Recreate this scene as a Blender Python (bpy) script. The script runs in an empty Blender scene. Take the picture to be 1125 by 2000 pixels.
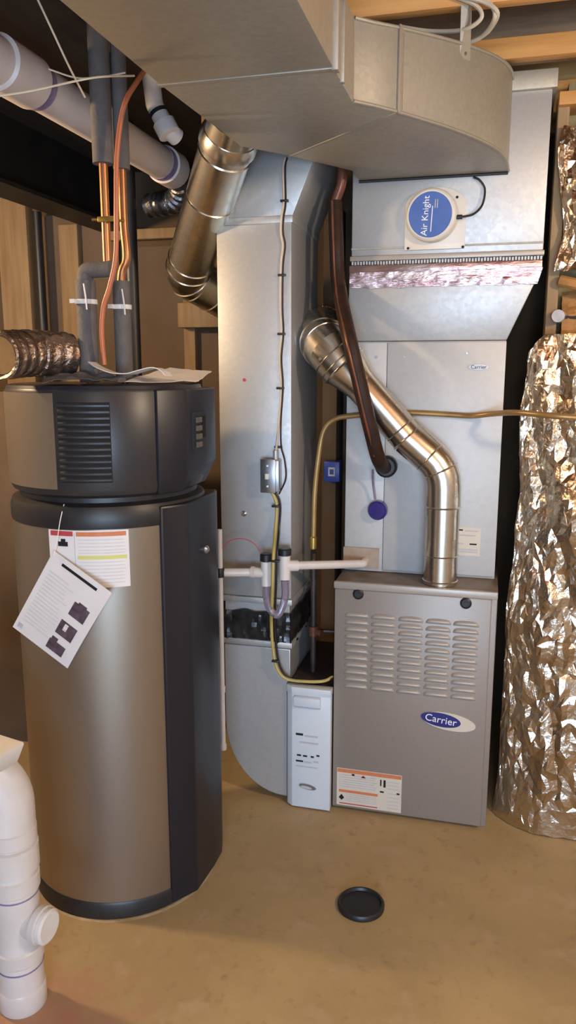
import bpy, bmesh, math, random
from mathutils import Vector, Matrix, noise
random.seed(7)
S = bpy.context.scene
COL = S.collection

# ------------------------------------------------------------------ camera
F = 1500.0; CAM_H = 1.6; HORIZON = 715.0; YAW = math.radians(14.6)
PITCH = math.atan((1000 - HORIZON) / F)
cam = bpy.data.cameras.new('camera'); cam_o = bpy.data.objects.new('camera', cam); COL.objects.link(cam_o)
cam.sensor_fit = 'VERTICAL'; cam.sensor_height = 36; cam.sensor_width = 36; cam.lens = 36 * F / 2000
cam.clip_start = 0.02
cam_o.location = (0, 0, CAM_H); cam_o.rotation_euler = (math.pi / 2 - PITCH, 0, YAW)
S.camera = cam_o

# ------------------------------------------------------------------ light
S.view_settings.view_transform = 'Standard'; S.view_settings.look = 'None'
S.view_settings.exposure = 0.8; S.view_settings.gamma = 1.0; S.view_settings.use_curve_mapping = False
w = bpy.data.worlds.new('world'); S.world = w; w.use_nodes = True
w.node_tree.nodes['Background'].inputs[0].default_value = (0.9, 0.95, 1.0, 1)
w.node_tree.nodes['Background'].inputs[1].default_value = 0.02
def lamp(name, kind, loc, energy, color, size=0.05, rot=None, size_y=None):
    l = bpy.data.lights.new(name, kind); l.energy = energy; l.color = color
    if kind == 'AREA':
        l.size = size
        if size_y: l.shape = 'RECTANGLE'; l.size_y = size_y
    else: l.shadow_soft_size = size
    o = bpy.data.objects.new(name, l); COL.objects.link(o); o.location = loc
    if rot: o.rotation_euler = rot
    return o
WARM = (1.0, 0.70, 0.40); SOFT = (1.0, 0.80, 0.58); COOL = (0.50, 0.72, 1.0)
lamp('bulb_beside_heater', 'POINT', (-2.05, 1.72, 2.10), 42, WARM, 0.05)
lamp('bulb_behind_camera', 'POINT', (1.45, 0.90, 2.24), 62, SOFT, 0.10)
lamp('bulb_far_room', 'POINT', (0.25, -1.9, 2.38), 26, SOFT, 0.10)
lamp('cool_fill', 'AREA', (0.6, -2.40, 0.95), 84, COOL, 1.8, (math.radians(90), 0, 0), 1.1)  # cool fill light added behind the camera; that wall has no window

# ------------------------------------------------------------------ pixel helpers (a pixel plus a real depth gives a point)
cy_, sy_ = math.cos(YAW), math.sin(YAW); cp_, sp_ = math.cos(PITCH), math.sin(PITCH)
FW = Vector((-sy_ * cp_, cy_ * cp_, -sp_)); RT = Vector((cy_, sy_, 0)); UP = RT.cross(FW); CC = Vector((0, 0, CAM_H))
def ray(x, y): return FW + RT * ((x - 562.5) / F) + UP * ((1000 - y) / F)
def P(x, y, Y): d = ray(x, y); return CC + d * (Y / d.y)
def Z(x, y, z): d = ray(x, y); return CC + d * ((z - CAM_H) / d.z)
def cyl_hit(x, y, c, R):
    d = ray(x, y); a = d.x * d.x + d.y * d.y; b = -2 * (d.x * c[0] + d.y * c[1]); q = c[0] ** 2 + c[1] ** 2 - R * R
    t = (-b - math.sqrt(max(0, b * b - 4 * a * q))) / (2 * a); p = CC + d * t
    return math.atan2(p.y - c[1], p.x - c[0]), p.z

# ------------------------------------------------------------------ materials
def mat(name, color, rough=0.5, metal=0.0, noise_scale=0, noise_amt=0.0, color2=None, bump=0.0, bump_scale=None,
        voronoi=False, stretch=None, coat=0.0, trans=0.0, rough_amt=0.0, detail=4, spec=0.5):
    m = bpy.data.materials.new(name); m.use_nodes = True; nt = m.node_tree; n = nt.nodes; b = n['Principled BSDF']
    b.inputs['Base Color'].default_value = (*color, 1); b.inputs['Roughness'].default_value = rough
    b.inputs['Metallic'].default_value = metal; b.inputs['Coat Weight'].default_value = coat
    b.inputs['Transmission Weight'].default_value = trans; b.inputs['Specular IOR Level'].default_value = spec
    if noise_scale:
        tc = n.new('ShaderNodeTexCoord'); mp = n.new('ShaderNodeMapping'); nt.links.new(tc.outputs['Object'], mp.inputs[0])
        if stretch: mp.inputs['Scale'].default_value = stretch
        if voronoi:
            t = n.new('ShaderNodeTexVoronoi'); t.inputs['Scale'].default_value = noise_scale; sep = n.new('ShaderNodeSeparateColor')
            nt.links.new(t.outputs['Color'], sep.inputs[0]); fac = sep.outputs[0]
        else:
            t = n.new('ShaderNodeTexNoise'); t.inputs['Scale'].default_value = noise_scale; t.inputs['Detail'].default_value = detail; fac = t.outputs['Fac']
        nt.links.new(mp.outputs[0], t.inputs['Vector'])
        c2 = color2 or tuple(max(0, c * (1 - noise_amt)) for c in color)
        mix = n.new('ShaderNodeMix'); mix.data_type = 'RGBA'
        mix.inputs['A'].default_value = (*color, 1); mix.inputs['B'].default_value = (*c2, 1)
        if voronoi: nt.links.new(fac, mix.inputs['Factor'])
        else:
            cr = n.new('ShaderNodeMapRange'); cr.inputs['From Min'].default_value = 0.32; cr.inputs['From Max'].default_value = 0.68
            nt.links.new(fac, cr.inputs['Value']); nt.links.new(cr.outputs[0], mix.inputs['Factor'])
        nt.links.new(mix.outputs['Result'], b.inputs['Base Color'])
        if rough_amt:
            rr = n.new('ShaderNodeMapRange'); rr.inputs['To Min'].default_value = rough - rough_amt; rr.inputs['To Max'].default_value = rough + rough_amt
            nt.links.new(fac, rr.inputs['Value']); nt.links.new(rr.outputs[0], b.inputs['Roughness'])
        if bump:
            bt = n.new('ShaderNodeTexNoise'); bt.inputs['Scale'].default_value = bump_scale or noise_scale * 3; bt.inputs['Detail'].default_value = 6
            nt.links.new(mp.outputs[0], bt.inputs['Vector'])
            bp = n.new('ShaderNodeBump'); bp.inputs['Strength'].default_value = bump; bp.inputs['Distance'].default_value = 0.01
            nt.links.new(bt.outputs['Fac'], bp.inputs['Height']); nt.links.new(bp.outputs[0], b.inputs['Normal'])
    return m
M = {}
M['galv'] = mat('galvanised steel', (0.50, 0.50, 0.49), 0.48, 0.6, 85, color2=(0.46, 0.465, 0.47), voronoi=True, rough_amt=0.02, bump=0.05, bump_scale=5)
M['trunk'] = mat('dull galvanised steel', (0.41, 0.38, 0.32), 0.55, 0.55, 90, color2=(0.375, 0.345, 0.295), voronoi=True, rough_amt=0.02, bump=0.05, bump_scale=5)
M['flue'] = mat('bright flue steel', (0.70, 0.66, 0.58), 0.26, 1.0, 30, color2=(0.60, 0.55, 0.47), rough_amt=0.06, bump=0.04, bump_scale=14)
M['coil'] = mat('pale galvanised cabinet', (0.52, 0.53, 0.53), 0.50, 0.2, 60, color2=(0.49, 0.50, 0.50), voronoi=True)
M['furnace'] = mat('warm grey enamel', (0.30, 0.265, 0.235), 0.42, 0.25, 90, color2=(0.285, 0.25, 0.22))
M['furnace_lip'] = mat('light grey enamel lip', (0.42, 0.385, 0.35), 0.4, 0.25, 90, color2=(0.40, 0.37, 0.33))
M['furnace_top'] = mat('dusty furnace top', (0.26, 0.215, 0.18), 0.5, 0.4, 14, color2=(0.19, 0.14, 0.10))
M['dark'] = mat('black plastic', (0.012, 0.012, 0.014), 0.42, 0.0, 40, color2=(0.018, 0.018, 0.02))
M['shroud'] = mat('charcoal plastic', (0.028, 0.026, 0.029), 0.36, 0.0, 160, color2=(0.024, 0.023, 0.025))
M['navy'] = mat('blue black plastic', (0.012, 0.013, 0.022), 0.38, 0.0, 160, color2=(0.010, 0.011, 0.018))
M['bronze'] = mat('warm lit side tone', (0.29, 0.235, 0.175), 0.38, 0.65, 8, color2=(0.265, 0.215, 0.16), stretch=(1, 1, 0.15))  # colours the painted warm lit patch on the shroud
M['jacket'] = mat('taupe brushed jacket', (0.34, 0.295, 0.245), 0.37, 0.85, 8, color2=(0.31, 0.265, 0.22), stretch=(1, 1, 0.15))
M['white'] = mat('white plastic', (0.72, 0.70, 0.68), 0.4, 0.0, 12, color2=(0.66, 0.63, 0.60))
M['filter'] = mat('blue white enamel', (0.62, 0.68, 0.74), 0.4, 0.0, 12, color2=(0.58, 0.64, 0.71))
M['pvc'] = mat('white PVC', (0.66, 0.62, 0.60), 0.38, 0.0, 10, color2=(0.58, 0.53, 0.50))
M['pvc_old'] = mat('dusty PVC', (0.66, 0.59, 0.56), 0.42, 0.0, 9, color2=(0.58, 0.50, 0.46))
M['purple'] = mat('purple primer', (0.17, 0.14, 0.28), 0.5, 0.0, 30, color2=(0.25, 0.21, 0.34))
M['paper'] = mat('paper', (0.76, 0.73, 0.72), 0.7, 0.0, 12, color2=(0.72, 0.69, 0.68))
M['cream'] = mat('cream print', (0.66, 0.60, 0.50), 0.5, 0.0, 12, color2=(0.60, 0.55, 0.46))
M['ink'] = mat('black ink', (0.013, 0.013, 0.014), 0.75, 0.0, 12, color2=(0.02, 0.02, 0.02), spec=0.2)
M['faint_ink'] = mat('grey small print', (0.42, 0.42, 0.46), 0.7, 0.0, 40, color2=(0.55, 0.55, 0.58))
M['pale_ink'] = mat('pale small print', (0.60, 0.58, 0.58), 0.7, 0.0, 40, color2=(0.66, 0.64, 0.64))
M['photo_ink'] = mat('purple black photo print', (0.045, 0.03, 0.045), 0.5, 0.0, 60, color2=(0.12, 0.08, 0.11))
M['red'] = mat('red print', (0.48, 0.05, 0.06), 0.6, 0.0, 12, color2=(0.44, 0.05, 0.06))
M['orange'] = mat('orange print', (0.62, 0.16, 0.05), 0.6, 0.0, 60, color2=(0.56, 0.22, 0.10))
M['yellow'] = mat('yellow highlighter', (0.62, 0.62, 0.16), 0.6, 0.0, 12, color2=(0.60, 0.60, 0.22))
M['blue'] = mat('badge blue', (0.02, 0.03, 0.20), 0.3, 0.0, 12, color2=(0.02, 0.025, 0.17))
M['disc_blue'] = mat('label blue', (0.06, 0.13, 0.42), 0.4, 0.0, 20, color2=(0.08, 0.16, 0.46))
M['bright_white'] = mat('white lettering', (0.85, 0.86, 0.90), 0.5, 0.0, 12, color2=(0.82, 0.82, 0.86))
M['device'] = mat('warm white plastic', (0.70, 0.67, 0.61), 0.38, 0.0, 12, color2=(0.66, 0.63, 0.57))
M['copper'] = mat('copper', (0.44, 0.19, 0.085), 0.36, 0.8, 18, color2=(0.36, 0.15, 0.06))
M['pex'] = mat('orange plastic tube', (0.50, 0.15, 0.06), 0.38, 0.0, 18, color2=(0.44, 0.12, 0.05))
M['brass'] = mat('brass', (0.60, 0.42, 0.13), 0.3, 0.9, 18, color2=(0.5, 0.34, 0.1))
M['gasline'] = mat('yellow brown soft tube', (0.40, 0.26, 0.10), 0.36, 0.45, 14, color2=(0.32, 0.19, 0.07))
M['iron'] = mat('black iron', (0.05, 0.045, 0.042), 0.5, 0.5, 20, color2=(0.09, 0.06, 0.05))
M['insul'] = mat('grey foam insulation', (0.125, 0.11, 0.105), 0.75, 0.0, 40, color2=(0.10, 0.088, 0.08), bump=0.2)
M['suction'] = mat('brown black foam sleeve', (0.022, 0.012, 0.009), 0.5, 0.0, 30, color2=(0.04, 0.018, 0.012), bump=0.15, spec=0.2)
M['rust'] = mat('reddish tube', (0.20, 0.07, 0.035), 0.35, 0.3, 20, color2=(0.14, 0.05, 0.03))
M['wood'] = mat('orange pine joist', (0.72, 0.36, 0.11), 0.6, 0.0, 6, color2=(0.54, 0.25, 0.07), stretch=(0.6, 6, 6), bump=0.15)
M['wood_dull'] = mat('old joist timber', (0.27, 0.175, 0.10), 0.75, 0.0, 6, color2=(0.18, 0.11, 0.06), stretch=(0.6, 6, 6), bump=0.15)
M['stud'] = mat('pine stud', (0.36, 0.245, 0.13), 0.7, 0.0, 6, color2=(0.27, 0.17, 0.085), stretch=(6, 6, 0.5), bump=0.12)
M['board'] = mat('brown wall board', (0.16, 0.11, 0.072), 0.75, 0.0, 5, color2=(0.13, 0.088, 0.056))
M['backing'] = mat('dark wall backing', (0.13, 0.085, 0.048), 0.85, 0.0, 4, color2=(0.085, 0.054, 0.03))
M['subfloor'] = mat('subfloor underside', (0.22, 0.16, 0.11), 0.85, 0.0, 5, color2=(0.14, 0.10, 0.07))
M['ceiling_shade'] = mat('dark ceiling shade tone', (0.045, 0.030, 0.017), 0.8, 0.0, 5, color2=(0.025, 0.016, 0.010), stretch=(6, .6, 6))  # near-black tone that puts the ceiling shade into colour
M['plaster'] = mat('painted basement wall', (0.42, 0.37, 0.31), 0.8, 0.0, 4, color2=(0.36, 0.31, 0.26))
M['beam'] = mat('black painted steel', (0.012, 0.011, 0.010), 0.55, 0.2, 10, color2=(0.02, 0.018, 0.015))
M['fiberglass'] = mat('dirty fibreglass edge', (0.30, 0.24, 0.12), 0.9, 0.0, 30, color2=(0.22, 0.17, 0.08), bump=0.5)
M['kraft'] = mat('torn kraft paper', (0.46, 0.24, 0.08), 0.8, 0.0, 20, color2=(0.36, 0.17, 0.05), bump=0.3)
M['foil'] = mat('crumpled foil', (0.74, 0.67, 0.58), 0.22, 1.0, 5, color2=(0.50, 0.40, 0.29), rough_amt=0.08, bump=0.55, bump_scale=34)
M['tape'] = mat('reddish foil tape', (0.60, 0.50, 0.49), 0.28, 0.9, 7, color2=(0.42, 0.24, 0.24), stretch=(1, 1, 4), bump=0.25, bump_scale=30)
M['flexfoil'] = mat('foil flex duct', (0.50, 0.42, 0.36), 0.3, 0.95, 24, color2=(0.22, 0.15, 0.11), bump=0.9, bump_scale=45)
M['darkflex'] = mat('dark flex hose', (0.25, 0.26, 0.28), 0.3, 0.9, 24, color2=(0.12, 0.12, 0.13), bump=0.3)
M['cable'] = mat('cream cable', (0.58, 0.50, 0.38), 0.5, 0.0, 20, color2=(0.5, 0.42, 0.32))
M['yellow_cable'] = mat('yellow cable', (0.50, 0.40, 0.12), 0.45, 0.0, 20, color2=(0.42, 0.33, 0.10))
M['clear'] = mat('clear vinyl tube', (0.62, 0.55, 0.70), 0.12, 0.0, 20, color2=(0.55, 0.50, 0.64), trans=0.8)
M['pinkwire'] = mat('red wire', (0.40, 0.06, 0.08), 0.5, 0.0, 20, color2=(0.36, 0.06, 0.08))
M['steelbox'] = mat('zinc box', (0.45, 0.46, 0.50), 0.3, 0.9, 20, color2=(0.36, 0.38, 0.42))
M['bluebox'] = mat('blue plastic box', (0.03, 0.07, 0.36), 0.4, 0.0, 20, color2=(0.03, 0.06, 0.30))
M['purplecap'] = mat('violet blue cap', (0.035, 0.03, 0.22), 0.25, 0.0, 20, color2=(0.03, 0.025, 0.16))
M['blacktape'] = mat('black mastic band', (0.012, 0.012, 0.013), 0.22, 0.0, 20, color2=(0.03, 0.03, 0.03), bump=0.15)
M['dust'] = mat('pale floor dust', (0.50, 0.41, 0.29), 0.8, 0.0, 25, color2=(0.40, 0.30, 0.16))
M['rub'] = mat('stained tape patch', (0.34, 0.24, 0.15), 0.7, 0.0, 20, color2=(0.42, 0.36, 0.30))

def floor_mat():
    m = bpy.data.materials.new('tan concrete'); m.use_nodes = True; nt = m.node_tree; n = nt.nodes; b = n['Principled BSDF']
    tc = n.new('ShaderNodeTexCoord')
    def nz(scale, detail=6, rough=0.6):
        t = n.new('ShaderNodeTexNoise'); t.inputs['Scale'].default_value = scale; t.inputs['Detail'].default_value = detail; t.inputs['Roughness'].default_value = rough
        nt.links.new(tc.outputs['Object'], t.inputs['Vector']); return t
    def mixc(fac, a, bb, lo, hi):
        r = n.new('ShaderNodeMapRange'); r.inputs['From Min'].default_value = lo; r.inputs['From Max'].default_value = hi
        nt.links.new(fac, r.inputs['Value']); mx = n.new('ShaderNodeMix'); mx.data_type = 'RGBA'
        nt.links.new(r.outputs[0], mx.inputs['Factor'])
        for k, v in (('A', a), ('B', bb)):
            if isinstance(v, tuple): mx.inputs[k].default_value = (*v, 1)
            else: nt.links.new(v, mx.inputs[k])
        return mx.outputs['Result']
    c = mixc(nz(2.2).outputs['Fac'], (0.44, 0.325, 0.165), (0.345, 0.25, 0.125), 0.35, 0.65)
    c = mixc(nz(9).outputs['Fac'], c, (0.44, 0.32, 0.20), 0.55, 0.75)
    c = mixc(nz(26).outputs['Fac'], c, (0.29, 0.20, 0.11), 0.58, 0.78)
    # reddish stain by the plastic stack
    sx = n.new('ShaderNodeVectorMath'); sx.operation = 'DISTANCE'; sx.inputs[1].default_value = (-0.985, 1.36, 0)
    ge = n.new('ShaderNodeNewGeometry'); nt.links.new(ge.outputs['Position'], sx.inputs[0])
    st = n.new('ShaderNodeMath'); st.operation = 'MULTIPLY_ADD'; nt.links.new(nz(11).outputs['Fac'], st.inputs[0]); st.inputs[1].default_value = -0.45
    nt.links.new(sx.outputs['Value'], st.inputs[2])
    inv = n.new('ShaderNodeMath'); inv.operation = 'MULTIPLY'; inv.inputs[1].default_value = -1; nt.links.new(st.outputs[0], inv.inputs[0])
    c = mixc(inv.outputs[0], c, (0.40, 0.20, 0.13), -0.08, 0.16)
    nt.links.new(c, b.inputs['Base Color']); b.inputs['Roughness'].default_value = 0.62
    bp = n.new('ShaderNodeBump'); bp.inputs['Strength'].default_value = 0.12; bp.inputs['Distance'].default_value = 0.005
    nt.links.new(nz(60).outputs['Fac'], bp.inputs['Height']); nt.links.new(bp.outputs[0], b.inputs['Normal'])
    return m
M['floor'] = floor_mat()

# ------------------------------------------------------------------ mesh helpers
WL = {}                                   # world location of every object made
def V(*a): return Vector(a)
class MB:
    def __init__(s): s.v = []; s.f = []
    def add(s, vs, fs):
        o = len(s.v); s.v += [Vector(p) for p in vs]; s.f += [[i + o for i in f] for f in fs]; return s
    def box(s, a, b):
        x0, y0, z0 = a; x1, y1, z1 = b
        return s.add([(x0, y0, z0), (x1, y0, z0), (x1, y1, z0), (x0, y1, z0), (x0, y0, z1), (x1, y0, z1), (x1, y1, z1), (x0, y1, z1)],
                     [[0, 3, 2, 1], [4, 5, 6, 7], [0, 1, 5, 4], [1, 2, 6, 5], [2, 3, 7, 6], [3, 0, 4, 7]])
    def hexa(s, bottom, top):
        return s.add(list(bottom) + list(top), [[0, 3, 2, 1], [4, 5, 6, 7], [0, 1, 5, 4], [1, 2, 6, 5], [2, 3, 7, 6], [3, 0, 4, 7]])
    def prism(s, pts, axis, lo, hi):
        n = len(pts)
        def mk(p, h): return {'x': (h, p[0], p[1]), 'y': (p[0], h, p[1]), 'z': (p[0], p[1], h)}[axis]
        return s.add([mk(p, lo) for p in pts] + [mk(p, hi) for p in pts],
                     [list(range(n))[::-1], list(range(n, 2 * n))] + [[i, (i + 1) % n, (i + 1) % n + n, i + n] for i in range(n)])
    def lathe(s, prof, c, n=40, axis=(0, 0, 1), caps=True):
        ax = Vector(axis).normalized(); t = Vector((1, 0, 0)) if abs(ax.x) < 0.9 else Vector((0, 1, 0))
        e1 = ax.cross(t).normalized(); e2 = ax.cross(e1); c = Vector(c); vs = []; fs = []
        for r, h in prof:
            for k in range(n):
                a = 2 * math.pi * k / n; vs.append(c + ax * h + e1 * (r * math.cos(a)) + e2 * (r * math.sin(a)))
        for j in range(len(prof) - 1):
            for k in range(n): fs.append([j * n + k, j * n + (k + 1) % n, (j + 1) * n + (k + 1) % n, (j + 1) * n + k])
        if caps: fs.append(list(range(n))[::-1]); fs.append([(len(prof) - 1) * n + k for k in range(n)])
        return s.add(vs, fs)
    def tube(s, path, r, n=16, caps=True):
        path = [Vector(p) for p in path]; m = len(path)
        rr = r if isinstance(r, (list, tuple)) else [r] * m
        T = []
        for i in range(m):
            a = (path[i] - path[i - 1]).normalized() if i else None; b = (path[i + 1] - path[i]).normalized() if i < m - 1 else None
            T.append((a + b).normalized() if a and b else (a or b))
        t0 = T[0]; up = Vector((0, 0, 1)) if abs(t0.z) < 0.9 else Vector((1, 0, 0)); e = t0.cross(up).normalized(); vs = []; fs = []
        for i in range(m):
            e = (e - T[i] * e.dot(T[i])).normalized(); g = T[i].cross(e)
            sc = 1.0
            if 0 < i < m - 1:
                c = (path[i] - path[i - 1]).normalized().dot((path[i + 1] - path[i]).normalized()); sc = 1 / math.sqrt(max(0.3, (1 + c) / 2))
                bend = ((path[i + 1] - path[i]).normalized() - (path[i] - path[i - 1]).normalized())
                bend = bend.normalized() if bend.length > 1e-5 else None
            else: bend = None
            for k in range(n):
                a = 2 * math.pi * k / n; d = e * math.cos(a) + g * math.sin(a)
                if bend: d = d + bend * (d.dot(bend) * (sc - 1))
                vs.append(path[i] + d * rr[i])
        for i in range(m - 1):
            for k in range(n): fs.append([i * n + k, i * n + (k + 1) % n, (i + 1) * n + (k + 1) % n, (i + 1) * n + k])
        if caps: fs.append(list(range(n))[::-1]); fs.append([(m - 1) * n + k for k in range(n)])
        return s.add(vs, fs)
    def sheet(s, fn, nu, nv, thick):
        """closed thin sheet: fn(u,v)->(point, normal)"""
        vs = []; fs = []; N = (nu + 1) * (nv + 1)
        for side in (0, 1):
            for j in range(nv + 1):
                for i in range(nu + 1):
                    p, nn = fn(i / nu, j / nv); vs.append(Vector(p) + Vector(nn) * (thick * side))
        ix = lambda i, j, k: k * N + j * (nu + 1) + i
        for j in range(nv):
            for i in range(nu):
                fs.append([ix(i, j, 0), ix(i, j + 1, 0), ix(i + 1, j + 1, 0), ix(i + 1, j, 0)])
                fs.append([ix(i, j, 1), ix(i + 1, j, 1), ix(i + 1, j + 1, 1), ix(i, j + 1, 1)])
        for i in range(nu):
            fs.append([ix(i, 0, 0), ix(i + 1, 0, 0), ix(i + 1, 0, 1), ix(i, 0, 1)]); fs.append([ix(i, nv, 0), ix(i, nv, 1), ix(i + 1, nv, 1), ix(i + 1, nv, 0)])
        for j in range(nv):
            fs.append([ix(0, j, 0), ix(0, j, 1), ix(0, j + 1, 1), ix(0, j + 1, 0)]); fs.append([ix(nu, j, 0), ix(nu, j + 1, 0), ix(nu, j + 1, 1), ix(nu, j, 1)])
        return s.add(vs, fs)
    def mesh(s, name, material, origin, bevel=0, angle=32, flat=False, segs=2):
        bm = bmesh.new(); vv = [bm.verts.new(p - origin) for p in s.v]
        for f in s.f:
            try: bm.faces.new([vv[i] for i in f])
            except ValueError: pass
        bmesh.ops.remove_doubles(bm, verts=bm.verts, dist=1e-6)
        bmesh.ops.recalc_face_normals(bm, faces=bm.faces)
        if bevel:
            ed = [e for e in bm.edges if len(e.link_faces) == 2 and e.calc_face_angle(0) > math.radians(25)]
            bmesh.ops.bevel(bm, geom=ed, offset=bevel, segments=segs, affect='EDGES', profile=0.5, clamp_overlap=True)
        for f in bm.faces: f.smooth = not flat
        for e in bm.edges: e.smooth = not (len(e.link_faces) == 2 and e.calc_face_angle(0) > math.radians(angle))
        me = bpy.data.meshes.new(name); bm.to_mesh(me); bm.free(); me.materials.append(M[material]); return me
    def build(s, name, material, parent=None, **kw):
        if parent is None:
            xs = [p.x for p in s.v]; ys = [p.y for p in s.v]; zs = [p.z for p in s.v]
            org = V((min(xs) + max(xs)) / 2, (min(ys) + max(ys)) / 2, min(zs))
        else:
            org = sum(s.v, Vector()) / len(s.v)
        return link(name, s.mesh(name, material, org, **kw), org, parent)
def link(name, me, world, parent=None):
    o = bpy.data.objects.new(name, me); COL.objects.link(o); place(o, world, parent); return o
def place(o, world, parent=None):
    world = Vector(world)
    if parent: o.parent = parent; o.location = world - WL[parent.name]
    else: o.location = world
    WL[o.name] = world
def tag(o, label, cat, group=None):
    o['label'] = label; o['category'] = cat
    if group: o['group'] = group
    return o
def thing(name, label, cat, loc, group=None):
    o = bpy.data.objects.new(name, None); COL.objects.link(o); o.empty_display_size = 0.05; place(o, loc); return tag(o, label, cat, group)
def struct(o): o['kind'] = 'structure'; return o
def one(mb, name, material, label, cat, group=None, **kw): return tag(mb.build(name, material, **kw), label, cat, group)
def bend(pts, r, n=6):
    """polyline with each inner corner rounded"""
    pts = [Vector(p) for p in pts]; out = [pts[0]]
    for i in range(1, len(pts) - 1):
        a, b, c = pts[i - 1], pts[i], pts[i + 1]; u = (a - b).normalized(); v = (c - b).normalized()
        ang = u.angle(v); t = min(r / math.tan(ang / 2), (a - b).length * 0.49, (c - b).length * 0.49)
        p0 = b + u * t; p1 = b + v * t
        for k in range(n + 1):
            q = k / n; out.append(p0 * (1 - q) ** 2 + b * 2 * q * (1 - q) + p1 * q * q)
    out.append(pts[-1]); return out
def spline(pts, n=8):
    pts = [Vector(p) for p in pts]; q = [pts[0] * 2 - pts[1]] + pts + [pts[-1] * 2 - pts[-2]]; out = []
    for i in range(1, len(q) - 2):
        for k in range(n):
            t = k / n; a, b, c, d = q[i - 1:i + 3]
            out.append(0.5 * ((2 * b) + (c - a) * t + (2 * a - 5 * b + 4 * c - d) * t * t + (3 * b - a - 3 * c + d) * t ** 3))
    out.append(pts[-1]); return out
def text_mb(body, origin, right, up, size, extrude=0.0006, align='CENTER'):
    cu = bpy.data.curves.new('txt', 'FONT'); cu.body = body; cu.size = size; cu.extrude = extrude; cu.align_x = align; cu.align_y = 'CENTER'; cu.resolution_u = 3
    o = bpy.data.objects.new('txt', cu); COL.objects.link(o)
    dg = bpy.context.evaluated_depsgraph_get(); me = bpy.data.meshes.new_from_object(o.evaluated_get(dg))
    r = Vector(right).normalized(); u = Vector(up).normalized(); n = r.cross(u); mb = MB()
    mb.add([Vector(origin) + r * v.co.x + u * v.co.y + n * v.co.z for v in me.vertices], [list(p.vertices) for p in me.polygons])
    bpy.data.objects.remove(o); bpy.data.curves.remove(cu); bpy.data.meshes.remove(me); return mb

# ================================================================== THE ROOM
XL, XR, YF, YB, ZC = -3.2, 2.6, -2.5, 3.45, 2.74
struct(MB().box((XL - .1, YF - .1, -0.1), (XR + .1, YB + .15, 0)).build('floor', 'floor'))
ceil = struct(MB().box((XL - .1, YF - .1, ZC), (XR + .1, YB + .15, ZC + .08)).build('ceiling', 'subfloor'))
struct(MB().box((XL - .1, YF, 0), (XL, YB, ZC)).build('wall_left', 'plaster'))
struct(MB().box((XR, YF, 0), (XR + .1, YB, ZC)).build('wall_right', 'plaster'))
struct(MB().box((XL, YF - .1, 0), (XR, YF, ZC)).build('wall_front', 'plaster'))
wb = struct(MB().box((XL, YB, 0), (XR, YB + .1, ZC)).build('wall_back', 'backing'))
# studs and boards on the back wall
def wpart(name, material, x0, x1, z0, z1, d0, d1, **kw): return MB().box((x0, YB - d1, z0), (x1, YB - d0, z1)).build(name, material, wb, **kw)
def bx(px): return P(px, 560, YB).x
wpart('wall_board', 'board', bx(90), bx(238), 0, 2.30, 0.0, 0.02)
wpart('wall_board', 'board', bx(262), bx(366), 0, 2.14, 0.0, 0.03)
wpart('wall_board', 'board', bx(388), bx(560), 0, 2.14, 0.0, 0.02)
for a, b in ((16, 72), (132, 168), (366, 388), (646, 674), (560, 590)):
    wpart('stud', 'stud' if a < 400 else 'backing', bx(a), bx(b), 0, 2.42 if a < 100 else 2.25, 0.0, 0.06 if a < 600 else 0.16, bevel=0.004)
wpart('top_plate', 'stud', bx(225), bx(560), 2.17, 2.215, 0, 0.06, bevel=0.004)
wpart('blocking', 'stud', bx(366), bx(452), 1.77, 1.88, 0.03, 0.13, bevel=0.006)
one(MB().box((-2.7, 2.70, 0), (-1.43, 2.72, 1.50)), 'plywood_panel', 'backing', 'dark brown plywood panel standing behind the water heater', 'panel', bevel=.002)
# partition to the right of the furnace
pw = struct(MB().box((0.20, 2.84, 0), (XR, 2.92, 2.5)).build('wall_partition', 'fiberglass'))
MB().box((0.165, 2.74, 0), (0.20, 2.84, 2.40)).build('stud', 'stud', pw, bevel=0.003)
MB().box((0.165, 2.72, 2.40), (XR, 2.84, 2.44)).build('top_plate', 'wood', pw, bevel=0.003)
MB().box((0.10, 2.70, 0), (XR, 2.84, 0.04)).build('bottom_plate', 'stud', pw, bevel=0.003)
# joists
JB = 2.50
for i, y in enumerate([-2.2, -1.76, -1.32, -0.88, -0.44, 0.0, 0.44, 0.88, 1.32, 1.76, 2.20, 2.61, 3.05, 3.40]):
    m_ = 'wood_dull' if y in (2.61,) else 'wood'
    MB().box((XL, y, JB), (XR, y + 0.04, ZC)).build('joist', m_, ceil, bevel=0.003)
MB().box((-0.30, 2.565, 2.492), (XR, 2.607, 2.552)).build('ledger', 'wood', ceil, bevel=0.004)
MB().box((-1.95, 1.15, 2.470), (-0.985, 3.44, 2.496)).build('shade_board', 'ceiling_shade', ceil)  # board added under the joists to darken this part of the ceiling
MB().box((-0.985, 2.62, 2.30), (-0.915, 2.66, 2.499)).build('blocking', 'wood', ceil, bevel=.004)
MB().box((0.16, 2.93, 2.44), (XR, 3.04, 2.54)).build('ledger', 'wood', ceil, bevel=0.004)

# steel beam on the left
t = thing('steel_beam', 'black steel I-beam running overhead above the stud wall', 'beam', (-1.705, 1.6, 2.2))
MB().box((-1.78, -2.4, 2.21), (-1.63, 3.44, 2.225)).build('flange', 'beam', t)
MB().box((-1.78, -2.4, 2.475), (-1.63, 3.44, 2.49)).build('flange', 'beam', t)
MB().box((-1.712, -2.4, 2.225), (-1.698, 3.44, 2.475)).build('web', 'beam', t)

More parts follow.
